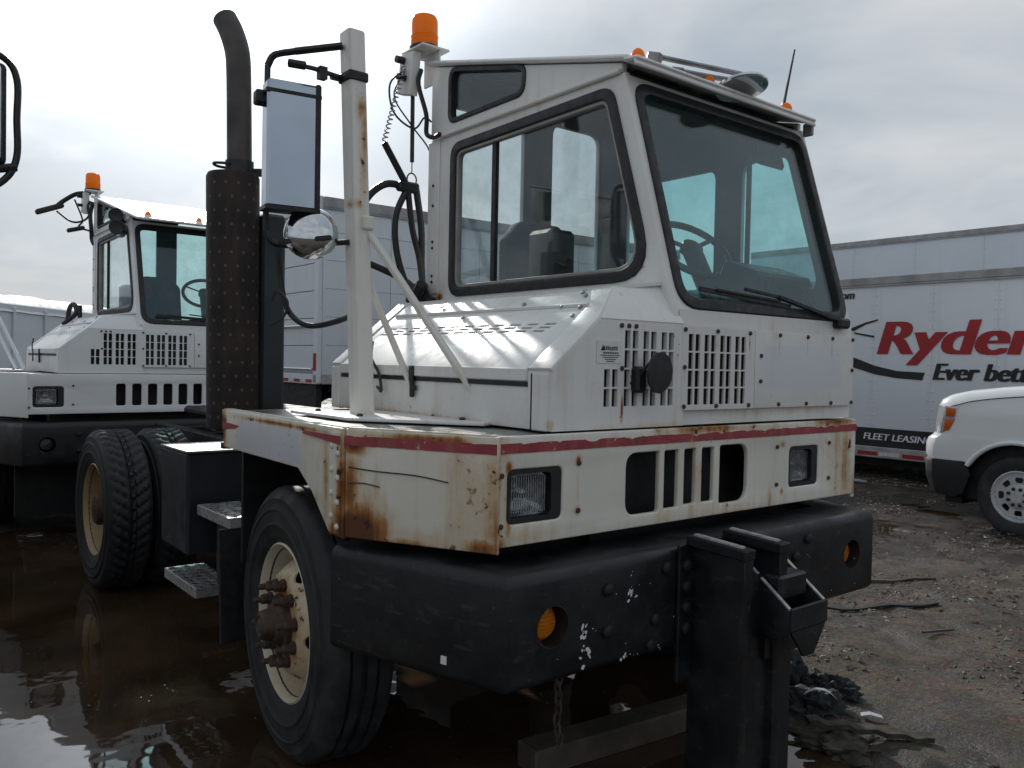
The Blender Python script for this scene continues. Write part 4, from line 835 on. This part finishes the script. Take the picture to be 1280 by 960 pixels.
    if o.get('work_lamps'):
        for z, x in ((2.66, .78), (2.555, .80)): MB().lathe([(0, .02), (.01, .05), (.05, .062), (.055, .058), (.045, .01)], (x, -.22, z), (.9, -.45, -.1), 18).bar((x, -.21, z), (x - .12, -.13, z - .03), .02, .02).build('work_lamp', 'rubber', rt)
        MB().box((.62, -.15, 2.60), (.09, .05, .20), bev=.006).build('lamp_bracket', 'steel', rt)
        MB().tube([(-.60, -.15, 3.06), (-.72, -.24, 3.06), (-.80, -.34, 2.99), (-.82, -.40, 2.93)], .022, 8, 4).box((-.84, -.46, 2.90), (.10, .26, .05), rot=(.4, 0, 0), bev=.012).tube([(-.82, -.4, 2.88), (-.74, -.28, 2.78), (-.62, -.18, 2.80), (-.55, -.14, 2.90)], .010, 6, 5).tube([(-.72, -.26, 3.0), (-.66, -.2, 2.8), (-.62, -.24, 2.72), (-.56, -.14, 2.68)], .009, 6, 5).box((-.66, -.26, 2.70), (.07, .16, .04), rot=(.3, 0, 0), bev=.01).build('rear_mirror_arm', 'hose', rt)
        MB().tube([(-.54, -.13, 2.97), (-.56, -.15, 2.85), (-.52, -.15, 2.70), (-.54, -.14, 2.60), (-.50, -.13, 2.55)], .02, 7, 5).build('wiring_loom', 'hose', rt)
        MB().tube([(-.30, -.40, 1.74), (-.28, -.38, 1.90), (-.18, -.36, 1.93), (-.12, -.36, 1.84), (-.2, -.45, 1.74)], .022, 8, 5).cyl((-.1, -.33, 1.79), (-.1, -.33, 1.92), .02, 8).build('air_hose', 'hose', rt)
    if o.get('left_mirror'):
        lm = MB(); x0, y0 = .86, 1.08
        lm.tube([(x0, y0, 2.76), (x0, y0 + .26, 2.76), (x0, y0 + .375, 2.74), (x0, y0 + .42, 2.66), (x0, y0 + .42, 2.5), (x0, y0 + .42, 2.34), (x0, y0 + .375, 2.24), (x0, y0 + .26, 2.16), (x0, y0, 2.02)], .014, 9, 6)
        lm = lm.build('mirror_bracket', 'hose', rt)
        MB().box((x0, y0 + .27, 2.51), (.07, .19, .40), bev=.02, seg=3).build('mirror_head', 'bright', rt)
        MB().box((x0 - .01, y0 + .28, 2.51), (.06, .205, .415), bev=.02, seg=3).cyl((x0, y0 + .3, 2.27), (x0, y0 + .42, 2.30), .018, 8).build('mirror_frame', 'rubber', rt)
    return rt

truck('terminal_tractor', 'rust-streaked white terminal tractor in the foreground with tall black exhaust and post mirror', (0, 0, 0), {'worn': True, 'hoses': True, 'hitch': True, 'group': 'white terminal tractors'})
truck('terminal_tractor', 'cleaner white terminal tractor parked behind the exhaust stack of the nearest one', (-5.48, -.38, .06), {'seven': True, 'post': (-.50, -.16), 'stack': False, 'work_lamps': True, 'beacon_at': (-.60, -.12), 'group': 'white terminal tractors'})
truck('terminal_tractor', 'tractor at the left edge showing only its door mirror on a black loop bracket', (-1.86, -3.37, 0), {'seven': True, 'post': (-.50, -.16), 'stack': False, 'left_mirror': True, 'group': 'white terminal tractors'})

# ---------------------------------------------------------------- ground and puddle
M['ground'] = m_ground(); M['water'] = m_water()
def ss(a, b, x):
    t = max(0., min(1., (x - a) / (b - a))); return t * t * (3 - 2 * t)
def gh(x, y):
    n1_ = noise.noise(V((x * .55, y * .55, 3.1))); n2 = noise.noise(V((x * 2.1, y * 2.1, 8.2))); n3 = noise.noise(V((x * 7, y * 7, 1.7))); n4 = noise.noise(V((x * 19, y * 19, 5.7)))
    yb = .55 + .9 * ss(1.0, -.6, x)
    d = min(yb - y, 2.0 - x, x + 5.0, y + 8.0) + .35 * n1_ + .16 * n2
    w = ss(-.35, .30, d)
    ru, rv = x * .819 - y * .574, x * .574 + y * .819
    rut = (.030 * noise.noise(V((ru * .5, rv * 3.4, 6.6))) + .014 * noise.noise(V((ru * 1.2, rv * 8, 2.6)))) * ss(1.2, 2.2, y) * ss(10, 7, y)
    base = .035 + .030 * n1_ + .022 * n2 + .014 * n3 + .007 * n4 + rut
    wet = math.exp(-(((x + 1.5) / 1.1) ** 2 + ((y - 5.3) / 1.3) ** 2))
    base -= .055 * wet
    far = ss(10, 40, math.hypot(x, y - 3))
    base = base * (1 - far) + .03 * far
    return base * (1 - w) + (-.06 + .012 * n2) * w
def axis(c, n, s, k):
    return [c + s * math.sinh(k * (2 * i / (n - 1) - 1)) / math.sinh(k) for i in range(n)]
gx, gy = axis(.3, 330, 900, 9.3), axis(2.6, 330, 900, 9.3)
gv = [(x, y, gh(x, y)) for y in gy for x in gx]; NX = len(gx)
gf = [(j * NX + i, j * NX + i + 1, (j + 1) * NX + i + 1, (j + 1) * NX + i) for j in range(len(gy) - 1) for i in range(NX - 1)]
gme = bpy.data.meshes.new('ground'); gme.from_pydata(gv, [], gf); gme.polygons.foreach_set('use_smooth', [True] * len(gf)); gme.materials.append(M['ground'])
g = link('ground', gme); g['kind'] = 'structure'
wx, wy = [-9.5 + k * 1.15 for k in range(11)], [-8 + k * 1.2 for k in range(14)]
wt = MB().raw([(x, y, .0) for y in wy for x in wx], [(j * 11 + i, j * 11 + i + 1, (j + 1) * 11 + i + 1, (j + 1) * 11 + i) for j in range(13) for i in range(10)]).build('puddle', 'water'); wt['kind'] = 'structure'

# loose stones and chips of the gravel
rs = random.Random(11); st_m = MB()
oct_f = [(0, 2, 4), (2, 1, 4), (1, 3, 4), (3, 0, 4), (2, 0, 5), (1, 2, 5), (3, 1, 5), (0, 3, 5)]
cnt = 0
while cnt < 8000:
    x = rs.uniform(-4.5, 2.6); y = .3 + 9.5 * rs.random() ** 1.6
    z = gh(x, y)
    if z < .004: continue
    dist = math.hypot(x - 3.05, y + 2.44); clump = noise.noise(V((x * 1.5, y * 1.5, 4.4)))
    if rs.random() > .35 + 1.4 * clump: continue
    r = rs.uniform(.004, .011) * (1 + .07 * dist) * (1.6 if rs.random() < .03 else 1)
    a = rs.uniform(0, 6.28); ca, sa = math.cos(a), math.sin(a); e1, e2, e3 = r * rs.uniform(.8, 1.9), r * rs.uniform(.6, 1.1), r * rs.uniform(.35, .8)
    pts = [(e1, 0, 0), (-e1, 0, 0), (0, e2, 0), (0, -e2, 0), (r * rs.uniform(-.3, .3), 0, e3), (0, 0, -e3)]
    st_m.raw([(x + px * ca - py * sa, y + px * sa + py * ca, z + pz + e3 * .2) for px, py, pz in pts], oct_f); cnt += 1
def m_stone():
    t = NT('gravel_stone'); v = t.n('ShaderNodeTexVoronoi'); v.inputs['Scale'].default_value = 22; t.l(t.coords(), v.inputs['Vector'])
    sp = t.n('ShaderNodeSeparateColor'); t.l(v.outputs['Color'], sp.inputs[0])
    c = t.mix(sp.outputs[0], (.040, .030, .023), (.17, .138, .108)); c = t.mix(t.ramp(sp.outputs[1], .8, .95), c, (.30, .28, .26))
    return t.bsdf(c, .75, 0, .4)
M['stone'] = m_stone()
me = bpy.data.meshes.new('gravel'); me.from_pydata(st_m.v, [], st_m.f); me.materials.append(M['stone'])
o_ = link('gravel', me); o_['kind'] = 'stuff'; o_['label'] = 'loose brown gravel stones scattered over the mud'; o_['category'] = 'gravel'

# ---------------------------------------------------------------- trailers
M['tr_a'] = m_trailer('white_trailer_skin', (.66, .685, .72)); M['tr_b'] = m_trailer('grey_white_trailer_skin', (.58, .625, .67), 9.); M['tr_c'] = m_trailer('pale_grey_trailer_skin', (.62, .65, .69), 4.)
M['rail'] = m_plain('aluminium_rail', (.42, .42, .42), .45, .4, .3, 5)
M['tape_r'] = m_plain('red_reflector', (.35, .02, .03), .35, 0, .3, 20); M['tape_w'] = m_plain('white_reflector', (.62, .60, .60), .35, 0, .2, 20)
M['tarp'] = m_plain('white_tarpaulin', (.72, .73, .75), .6, 0, .12, 2, .2)
RIV = MB().lathe([(0, .013), (.005, .011), (.008, .002)], (0, 0, 0), (0, -1, 0), 6)
def box_trailer(label, F, length, z0, z1, pw, skin, side_rail=.16, top=.17, width=2.55, wheels=(), rivets=True, gap=.004, group='box trailers'):
    """F: matrix at the lower near end of the visible side: u along the side, local z up, side faces local -y"""
    rt = thing('semi_trailer', label, 'trailer', (0, 0, 0), 0, group); rt.matrix_world = F
    n = max(1, round(length / pw)); w = length / n
    pm = MB().plate(rect(gap, z0 + side_rail, w - gap, z1 - top), [], .03, FY(0), gap)
    if rivets:
        k = 0
        while z0 + side_rail + .08 + k * .115 < z1 - top:
            zz_ = z0 + side_rail + .08 + k * .115
            for x in (.03, w - .03): pm.mesh(RIV_ME, Matrix.Translation((x, -.015, zz_)))
            k += 1
    pme = pm.data('side_panel', 35, skin)
    for i in range(n): link('side_panel', pme, rt, None, (i * w, 0, 0))
    MB().box((length / 2, -.004, z1 - top / 2), (length, .06, top), bev=.01).box((length / 2, -.012, z1 - top - .012), (length, .06, .022)).build('top_rail', 'toprail', rt)
    MB().box((length / 2, -.006, z0 + side_rail / 2), (length, .06, side_rail), bev=.01).build('bottom_rail', 'rail', rt)
    MB().box((length / 2, width / 2 + .03, (z0 + z1) / 2), (length - .02, width - .02, z1 - z0 - .03)).build('box', skin, rt)
    MB().box((length / 2, width / 2, z0 - .06), (length - .5, width - .5, .14)).build('underframe', 'blackmetal', rt)
    rme = MB().box((0, -.039, z0 + side_rail * .38), (.28, .006, .05)).data('reflector', 35, 'tape_r'); wme = MB().box((0, -.039, z0 + side_rail * .38), (.28, .006, .05)).data('reflector', 35, 'tape_w')
    for i in range(int(length / .62)):
        link('reflector', rme, rt, None, (.3 + i * .62, 0, 0)); link('reflector', wme, rt, None, (.6 + i * .62, 0, 0))
    for x in wheels:
        for y in (.06, width - .06):
            link('wheel', TYW, rt, None, (x, y, .5 if z0 > .9 else .34), (0, 0, 0 if y < 1 else math.pi)).scale = (1, 1, 1) if z0 > .9 else (.68, .9, .68)
    return rt
RIV_ME = RIV.data('rivet')
TYW = bpy.data.meshes.new_from_object(bpy.data.objects.new('t', TY_R))

# low trailer with lettering
F1 = frame((-7.4, 8.5, 0), (1, 0, 0), (0, 1, 0))
ry = box_trailer('long white box trailer with big red lettering behind the pickup', F1, 14.0, .34, 2.79, .80, 'tr_a', side_rail=.15, top=.11, wheels=(11.2, 12.4), gap=.0008)
def sx(x): return x + 7.4
def lay(txt, x, z, size, mat, name, shear=.25, off=.0, wide=1., y=-.021):
    # heavy letters: stacked copies, each a little further right and a hair prouder
    mb = MB()
    for k in range(4 if off else 1): w = mb.text(txt, size, frame((sx(x) + k * off, y - k * .0012, z), (1, 0, 0), (0, 0, 1)), shear, .0, .003, wide)
    o1 = mb.build(name, mat, ry); return w
lay('Ryder', -2.68, 1.745, .63, 'redink', 'lettering', .22, .025, 1.27)
lay('Ever better.', -1.93, 1.418, .305, 'ink', 'lettering', .25, .011, .97)
lay('ryder.com', -3.66, 2.507, .16, 'ink', 'lettering', .25, .004, .95)
MB().plate(rect(.05, .492, 13.95, .742), [], .006, FY(-.020)).build('lettering_band', 'ink', ry)
lay('FLEET LEASING & MAINTENANCE', -2.83, .585, .125, 'sticker', 'lettering', .18, .003, 1.12, -.026)
sw_ = MB(); up = [(-3.55, 2.02), (-3.35, 1.84), (-3.02, 1.70), (-2.7, 1.585), (-2.4, 1.52), (-2.03, 1.505)]; lo = [(-2.06, 1.405), (-2.4, 1.425), (-2.7, 1.47), (-3.02, 1.56), (-3.35, 1.72), (-3.60, 1.98)]
sw_.plate([(sx(a), b) for a, b in up + lo], [], .004, FY(-.021))
sw_.build('swoosh', 'ink', ry)
MB().plate([(sx(a), b) for a, b in [(-3.06, 2.10), (-2.85, 2.175), (-2.68, 2.215), (-2.68, 2.195), (-2.85, 2.145), (-3.02, 2.06), (-3.07, 2.07)]], [], .004, FY(-.021)).build('whisker', 'ink', ry)
MB().plate([(sx(a), b) for a, b in [(-3.02, 2.045), (-2.72, 1.99), (-2.73, 1.965), (-3.0, 2.02)]], [], .004, FY(-.021)).build('whisker', 'ink', ry)

F2 = frame((-8.3, 13.5, 0), (1, 0, 0), (0, 1, 0))
box_trailer('tall pale blue-grey box trailer rising over the lettered one', F2, 16.0, 1.08, 4.11, 1.2, 'tr_b', top=.10, wheels=(2.0, 3.3), gap=.0015)
# trailer standing crosswise behind the cab: side faces +X, rear doors face -Y
F3 = Matrix.Translation((-9.2, 3.5, 0)) @ Matrix.Rotation(math.pi / 2, 4, 'Z')
ta = box_trailer('white box trailer with roll-up rear door seen between the exhaust and the cab', F3, 8.6, 1.12, 4.1, .61, 'tr_c', wheels=(1.3, 2.6), rivets=False)
df = FX(0) @ Matrix.Identity(4)
bk = MB()
for y in (0.09, 2.49): bk.box((-.03, y, 2.62), (.08, .16, 2.98), bev=.01)
bk.box((-.03, 1.29, 4.0), (.08, 2.5, .2), bev=.01).box((-.03, 1.29, 1.2), (.08, 2.5, .16), bev=.01); bk.build('rear_frame', 'tr_a', ta)
for k in range(6): MB().box((-.01, 1.29, 1.52 + k * .44), (.05, 2.24, .43), bev=.006).build('door_slat', 'tr_c', ta)
for z in (1.36, 2.06): MB().cyl((-.06, .2, z), (-.06, 1.8, z), .025, 8).build('grab_rail', 'bright', ta)
for k in range(5): MB().box((-.075, .3 + k * .45, 1.17), (.006, .2, .05)).build('reflector', 'tape_r', ta); MB().box((-.075, .52 + k * .45, 1.17), (.006, .2, .05)).build('reflector', 'tape_w', ta)
for y in (.09, 2.49): MB().box((-.08, y, 1.48), (.03, .07, .28), bev=.012).build('tail_lamp', 'tape_r', ta)
MB().box((.05, 1.29, .9), (.1, 2.2, .5)).build('rear_bumper', 'blackmetal', ta)
for k in range(5): MB().box((4.3, -.0175, 1.75 + k * .45), (8.5, .004, .006)).build('seam', 'toprail', ta)

# tipping trailer under a white sheet, far left
cf = fwd.copy(); cf.z = 0; cf.normalize(); cr_ = V((cf.y, -cf.x, 0))
O4 = V((CAMP.x, CAMP.y, 0)) + cf * 15 - cr_ * 13.9
F4 = Matrix((cf, -cr_, V((0, 0, 1)))).transposed().to_4x4(); F4.translation = O4
tt = thing('tipping_trailer', 'low grey tipping trailer under a white sheet at the far left', 'trailer'); tt.matrix_world = F4
MB().box((9, 1.25, 1.95), (18, 2.5, 1.9), bev=.03).build('body', 'tr_b', tt)
for k in range(12): MB().box((.4 + k * 1.56, -.03, 1.9), (.10, .07, 1.8), bev=.01).build('rib', 'tr_b', tt)
tv, tf = [], []; NT_ = 60
for i in range(NT_ + 1):
    x = 18 * i / NT_; b_ = .10 * abs(math.sin(x * 1.35)) + .03 * noise.noise(V((x * 2, 0, 0)))
    for j in range(9):
        a = j / 8; y = -.06 + 2.62 * a; z = 2.78 + .40 * math.sin(math.pi * a) ** .6 + b_ * math.sin(math.pi * a) - (0.0 if 0 < j < 8 else .12 + .05 * noise.noise(V((x * 1.7, j, 2))))
        tv.append((x, y, z))
for i in range(NT_):
    for j in range(8): tf.append((i * 9 + j, (i + 1) * 9 + j, (i + 1) * 9 + j + 1, i * 9 + j + 1))
MB().raw(tv, tf).build('tarpaulin', 'tarp', tt, sharp=70)
for x in (12.5, 13.9, 15.3): link('wheel', TYW, tt, None, (x, .05, .5)); link('wheel', TYW, tt, None, (x, 2.45, .5), (0, 0, math.pi))
MB().box((9, 1.25, .9), (17, 1.6, .3)).build('underframe', 'blackmetal', tt)

# ---------------------------------------------------------------- pickup
def m_car(name, col):
    t = NT(name); f = t.noise(1.2, 4); lowd = t.noise(3, 6, .65)
    c = t.mix(t.ramp(f, .35, .7, 0, .25), col, tuple(k * .9 for k in col)); c = t.mix(t.ramp(lowd, .55, .8, 0, .25), c, (.45, .42, .37))
    return t.bsdf(c, .22, 0, .5, coat=.3)
M['car'] = m_car('white_car_paint', (.78, .79, .80)); M['carblack'] = m_plain('black_car_plastic', (.008, .0085, .0095), .5, 0, .3, 9, .1); M['chrome'] = m_plain('painted_silver_wheel', (.62, .63, .65), .32, .35, .12, 12, 0)
M['lampglass'] = m_plain('clear_lamp_plastic', (.62, .64, .66), .08, .35, .3, 9); M['lamporange'] = m_plain('orange_lamp_plastic', (.62, .12, .02), .15, 0, .2, 9); M['carglass'] = m_plain('dark_car_glass', (.02, .025, .03), .05, 0, .2, 3)
pk = thing('pickup_truck', 'white pickup truck with silver wheel at the right edge, facing left', 'pickup', (0, 5.95, 0), math.radians(-3))
ST = [(.0, .20, .10), (.03, .13, .045), (.10, .075, .018), (.30, .03, .006), (1.0, 0, 0), (1.70, .03, .006), (1.90, .075, .018), (1.97, .13, .045), (2.0, .20, .10)]
def loft(ol, off=0., y0=0., y1=2.0, dense=True):
    sts = [s for s in ST if y0 <= s[0] <= y1]
    vs_, fs = [], []; n = len(ol)
    for y, f, g_ in sts:
        for x, z, wt_, gt in ol: vs_.append((x + f * wt_ - off, y if 0 < y < 2 else (y - off if y == 0 else y + off), z - g_ * gt + off * gt))
    for i in range(len(sts) - 1):
        for k in range(n - 1): fs.append((i * n + k, i * n + k + 1, (i + 1) * n + k + 1, (i + 1) * n + k))
    return MB().raw(vs_, fs)
top_ol = [(-.90, .90, 1, 0), (-.875, .93, 1, 0), (-.855, 1.10, 1, 0), (-.845, 1.20, 1, .3), (-.81, 1.265, 1, .7), (-.72, 1.315, .9, 1), (-.55, 1.355, .7, 1), (-.2, 1.40, .3, 1), (.25, 1.44, 0, 1), (.60, 1.46, 0, 1), (.72, 1.45, 0, 1), (1.35, 1.96, 0, 1.5), (1.65, 2.02, 0, 1.5), (3.2, 2.02, 0, 1.5), (3.42, 1.9, 0, 1.5), (3.5, 1.42, 0, 1), (5.3, 1.40, 0, 1), (5.35, .6, 0, 0)]
body = loft(top_ol)
bprof = [(-.94, .66, 1, 0), (-.965, .70, 1, 0), (-.965, .80, 1, 0), (-.945, .865, 1, 0), (-.90, .90, 1, 0), (-.80, .905, 1, 0)]
sidep = [(-.70, .66), (-.76, .67), (-.765, .80), (-.745, .865), (-.70, .90), (-.675, .93), (-.655, 1.10), (-.645, 1.17), (-.61, 1.195), (-.54, 1.215), (-.41, 1.255), (-.14, 1.30), (.25, 1.34), (.60, 1.36), (5.3, 1.30), (5.35, .6), (4.36, .55)]
arch2 = [(3.9 + .48 * math.cos(a), .38 + .48 * math.sin(a)) for a in [math.radians(20 + k * 10) for k in range(15)]]
arch1 = [(.48 * math.cos(a), .38 + .48 * math.sin(a)) for a in [math.radians(20 + k * 8) for k in range(17)]]
sidep = sidep[:-1] + arch2 + [(3.4, .42), (.5, .42)] + arch1 + [(-.47, .66)]
for y in (.0, 2.0): body.plate(sidep, [], .03, FY(y + (.012 if y < 1 else -.012)), .004)
cabs = [(.62, 1.34), (1.30, 1.85), (1.65, 1.90), (3.2, 1.90), (3.42, 1.78), (3.5, 1.30)]
for y in (.05, 1.95): body.plate(cabs, [], .04, FY(y))
body = body.build('body', 'car', pk, sharp=50)
MB().tube([(.50 * math.cos(a), -.008, .38 + .50 * math.sin(a)) for a in [math.radians(22 + k * 8) for k in range(17)]], .022, 8).build('arch_lip', 'car', body)
loft(bprof, 0).build('bumper', 'car', pk, sharp=60)
loft([(-.80, .30, .6, 0), (-.90, .34, 1, 0), (-.955, .50, 1, 0), (-.965, .64, 1, 0), (-.945, .665, 1, 0)], .004).plate([(-.73, .33), (-.765, .50), (-.77, .665), (-.46, .665), (-.40, .55), (-.46, .36), (-.55, .31)], [], .02, FY(-.006), .004).build('lower_bumper', 'carblack', pk, sharp=60)
MB().tube([(-.60, -.006, 1.188), (-.54, -.006, 1.205), (-.41, -.006, 1.245), (-.14, -.006, 1.288), (.25, -.006, 1.326), (.60, -.006, 1.346)], .004, 5, 3).build('hood_gap', 'carblack', body)
MB().box((.66, -.006, .90), (.006, .006, .86)).build('door_gap', 'carblack', body)
MB().box((-.60, .25, .27), (.16, .3, .06)).build('tow_bracket', 'carblack', pk)
loft([(-.86, .95, 1, 0), (-.84, 1.19, 1, .2)], .012, .25, 1.75).build('grille', 'carblack', pk)
for y0, y1, sg in ((0, .30, 1), (1.70, 2.0, -1)):
    hl = loft([(-.872, .925, 1, 0), (-.855, 1.10, 1, 0), (-.842, 1.20, 1, .3)], .008, y0, y1)
    yy = -.004 if sg > 0 else 2.004
    hl = hl.plate([(-.70, .925), (-.655, .94), (-.57, 1.06), (-.53, 1.185), (-.66, 1.19)], [], .012, FY(yy), .003).build('headlamp', 'lampglass', pk)
    MB().plate([(-.665, .945), (-.615, .955), (-.56, 1.065), (-.655, 1.06)], [], .006, FY(yy - .006 * sg), .002).build('lens', 'lamporange', hl)
    MB().plate([(-.65, 1.085), (-.565, 1.09), (-.545, 1.17), (-.645, 1.175)], [], .006, FY(yy - .006 * sg), .002).build('lens', 'lamporange', hl)
MB().plate([(.80, 1.40), (1.38, 1.80), (2.2, 1.82), (2.2, 1.40)], [], .01, FY(.027)).build('side_glass', 'carglass', pk)
MB().plate(rect(.08, .0, 1.92, .66), [], .01, frame((.755, 0, 1.46), (0, 1, 0), (.63, 0, .51))).build('windscreen', 'carglass', pk)
MB().box((-.1, 1.0, .45), (1.5, 1.7, .3)).box((2.2, 1, .42), (4.6, 1.2, .22)).plate([(.475 * math.cos(a), .38 + .475 * math.sin(a)) for a in [math.radians(-10 + k * 10) for k in range(21)]], [], .5, FY(.34)).build('underbody', 'blackmetal', pk)
ct = MB().lathe([(.03, .225), (.01, .26), (.0, .31), (.008, .36), (.03, .380), (.06, .386), (.2, .386), (.23, .38), (.25, .36), (.255, .31), (.24, .23)], (0, 0, 0), (0, 1, 0), 60, lambda i, a, r, th: r - (.010 if (r > .375 and int(th / (2 * math.pi) * 70) % 3 == 0) else 0), closed=True).data('tyre', 40, 'tyre')
cr2 = MB().lathe([(.035, .236), (.02, .240), (.018, .232), (.035, .222), (.045, .212), (.030, .200), (.034, .12), (.02, .105), (.015, .10), (.0, .095), (-.004, .06), (-.01, .055), (-.012, .004), (.05, .004), (.048, .10), (.05, .19), (.062, .218), (.2, .214), (.2, .236)], (0, 0, 0), (0, 1, 0), 48, closed=True).data('rim', 30, 'chrome')
cr2 = cut(cr2, [MB().plate(rpoly([(-.030, .128), (.030, .128), (.040, .178), (-.040, .178)], .02), [], .3, Matrix.Rotation(math.pi / 2, 4, 'X') @ Matrix.Rotation(2 * math.pi * k / 8, 4, 'Z')) for k in range(8)])
nutm = MB().lathe([(.0, .016), (-.02, .015), (-.022, .001)], (0, 0, 0), (0, 1, 0), 6).data('wheel_nut', 30, 'carblack')
for x in (0, 3.9):
    for y in (.045, 1.955):
        w = link('wheel', cr2, pk, None, (x, y, .38), (0, 0, 0 if y < 1 else math.pi)); link('tyre', ct, w)
        MB().box((0, .12, 0), (.02, .1, .02)).lathe([(.09, .21), (.10, .21)], (0, 0, 0), (0, 1, 0), 24).build('brake_disc', 'carblack', w)
        for k in range(8): a = 2 * math.pi * k / 8 + .39; link('wheel_nut', nutm, w, None, (.078 * math.cos(a), 0, .078 * math.sin(a)))

# ---------------------------------------------------------------- things lying on the ground
M['wood'] = m_plain('wet_grey_timber', (.085, .07, .055), .75, 0, .45, 7, .3, dirt=(.05, .045, .03)); M['bark'] = m_plain('mossy_rotten_wood', (.048, .044, .028), .85, 0, .7, 16, .5, dirt=(.13, .115, .085))
M['cloth'] = m_plain('dark_soaked_cloth', (.022, .028, .030), .8, 0, .5, 9, .2, dirt=(.05, .06, .06)); M['paper'] = m_plain('dirty_white_plastic', (.42, .45, .47), .5, 0, .2, 9); M['cloth2'] = m_plain('dull_green_cloth', (.03, .038, .034), .75, 0, .5, 9, .2)
tag(MB().box((.76, .16, .045), (.13, 1.22, .10), bev=.008, rot=(0, 0, -.10)).build('timber_beam', 'wood'), 'grey timber beam lying in the water under the black bumper', 'timber')
def crumple(name, label, cat, mat, c, sz, seed, sub=4, amp=.35, rot=0.):
    b = bmesh.new(); bmesh.ops.create_icosphere(b, subdivisions=sub, radius=1)
    for v in b.verts:
        p = v.co.copy(); d = 1 + amp * noise.fractal(p * 1.6 + V((seed, 0, 0)), .8, 2.1, 4) + amp * .5 * abs(noise.noise(p * 4 + V((0, seed, 0))))
        v.co = V((p.x * d * sz[0], p.y * d * sz[1], max(-.25, p.z) * d * sz[2]))
    o1 = MB().bm(b, Matrix.Translation(V(c)) @ Matrix.Rotation(rot, 4, 'Z')).build(name, mat, sharp=60); return tag(o1, label, cat)
def strip(name, label, cat, mat, pts, w, th, seed=0):
    P = [V(p) for p in pts]; vs_, fs = [], []
    for i, p in enumerate(P):
        t = (P[min(i + 1, len(P) - 1)] - P[max(i - 1, 0)]).normalized(); s_ = t.cross(V((0, 0, 1))).normalized() * w * (.5 + .12 * noise.noise(V((i * .9, seed, 0))))
        for a in (s_, -s_):
            for z in (0, th): vs_.append(p + a + V((0, 0, z)))
    for i in range(len(P) - 1):
        a = i * 4; b = a + 4
        for q in ((0, 1, 3, 2),): pass
        fs += [(a, a + 1, b + 1, b), (a + 2, b + 2, b + 3, a + 3), (a + 1, a + 3, b + 3, b + 1), (a, b, b + 2, a + 2)]
    fs += [(0, 2, 3, 1), tuple(len(vs_) - 4 + k for k in (0, 1, 3, 2))]
    return tag(MB().raw(vs_, fs).build(name, mat, sharp=50), label, cat)
crumple('rag', 'dark green soaked rag heaped beside the plough mount', 'rag', 'cloth2', (1.06, .90, .03), (.13, .085, .085), 2.3, 5, .5, rot=.5)
crumple('rag', 'black crumpled cloth at the far end of the rubbish heap', 'rag', 'cloth', (1.02, 1.10, .03), (.12, .07, .075), 7.7, 5, .55, rot=.2)
crumple('rubber_lump', 'blue-black rubber lump leaning on the plough mount foot', 'rubber scrap', 'cloth', (.84, 1.06, .05), (.075, .07, .12), 4.1, 4, .4)
crumple('mud_clod', 'dark mud clod in front of the rubbish heap', 'mud', 'bark', (1.33, .72, -.01), (.20, .11, .06), 1.2, 5, .6, rot=.9)
strip('rubber_band', 'pale band across the green rag in the rubbish heap', 'band', 'paper', [(1.10 + .07 * math.cos(a), .88 + .05 * math.cos(a), .045 + .085 * math.sin(a)) for a in [math.radians(40 + k * 10) for k in range(11)]], .022, .003)
strip('rotten_plank', 'mossy rotten plank slanting across the bottom right rubbish', 'plank', 'bark', [(1.20 + k * .026, .62 + k * .028 + .006 * math.sin(k * 1.7), .085 - .004 * k + .008 * math.sin(k * 2.1)) for k in range(14)], .055, .02, 5)
strip('plastic_scrap', 'pale blue-white plastic scrap at the right end of the rubbish heap', 'scrap', 'paper', [(1.24, .97, .045), (1.27, .99, .055), (1.31, 1.02, .045)], .035, .002)
strip('rubber_strip', 'long black rubber strip lying on the gravel right of the plough mount', 'rubber strip', 'carblack', [(.20 + k * .06, 2.25 + k * .085 + .02 * math.sin(k * 1.2), gh(.20 + k * .06, 2.25 + k * .085) + .006) for k in range(9)], .035, .012, 3)
strip('stick', 'pale broken stick on the gravel near the right edge', 'stick', 'wood', [(.88 + k * .02, 2.30 + k * .05, gh(.9, 2.4) + .012) for k in range(5)], .014, .012, 1)
strip('white_board', 'white splintered board lying below the lettered trailer', 'board', 'paper', [(-3.0 + k * .12, 8.1 - k * .03, .06) for k in range(5)], .06, .02, 1)
strip('stick', 'dark twig lying midway between bumper and pickup', 'stick', 'bark', [(.05 + k * .05, 3.1 + k * .06, gh(.05 + k * .05, 3.1 + k * .06) + .004) for k in range(8)], .022, .015, 9)
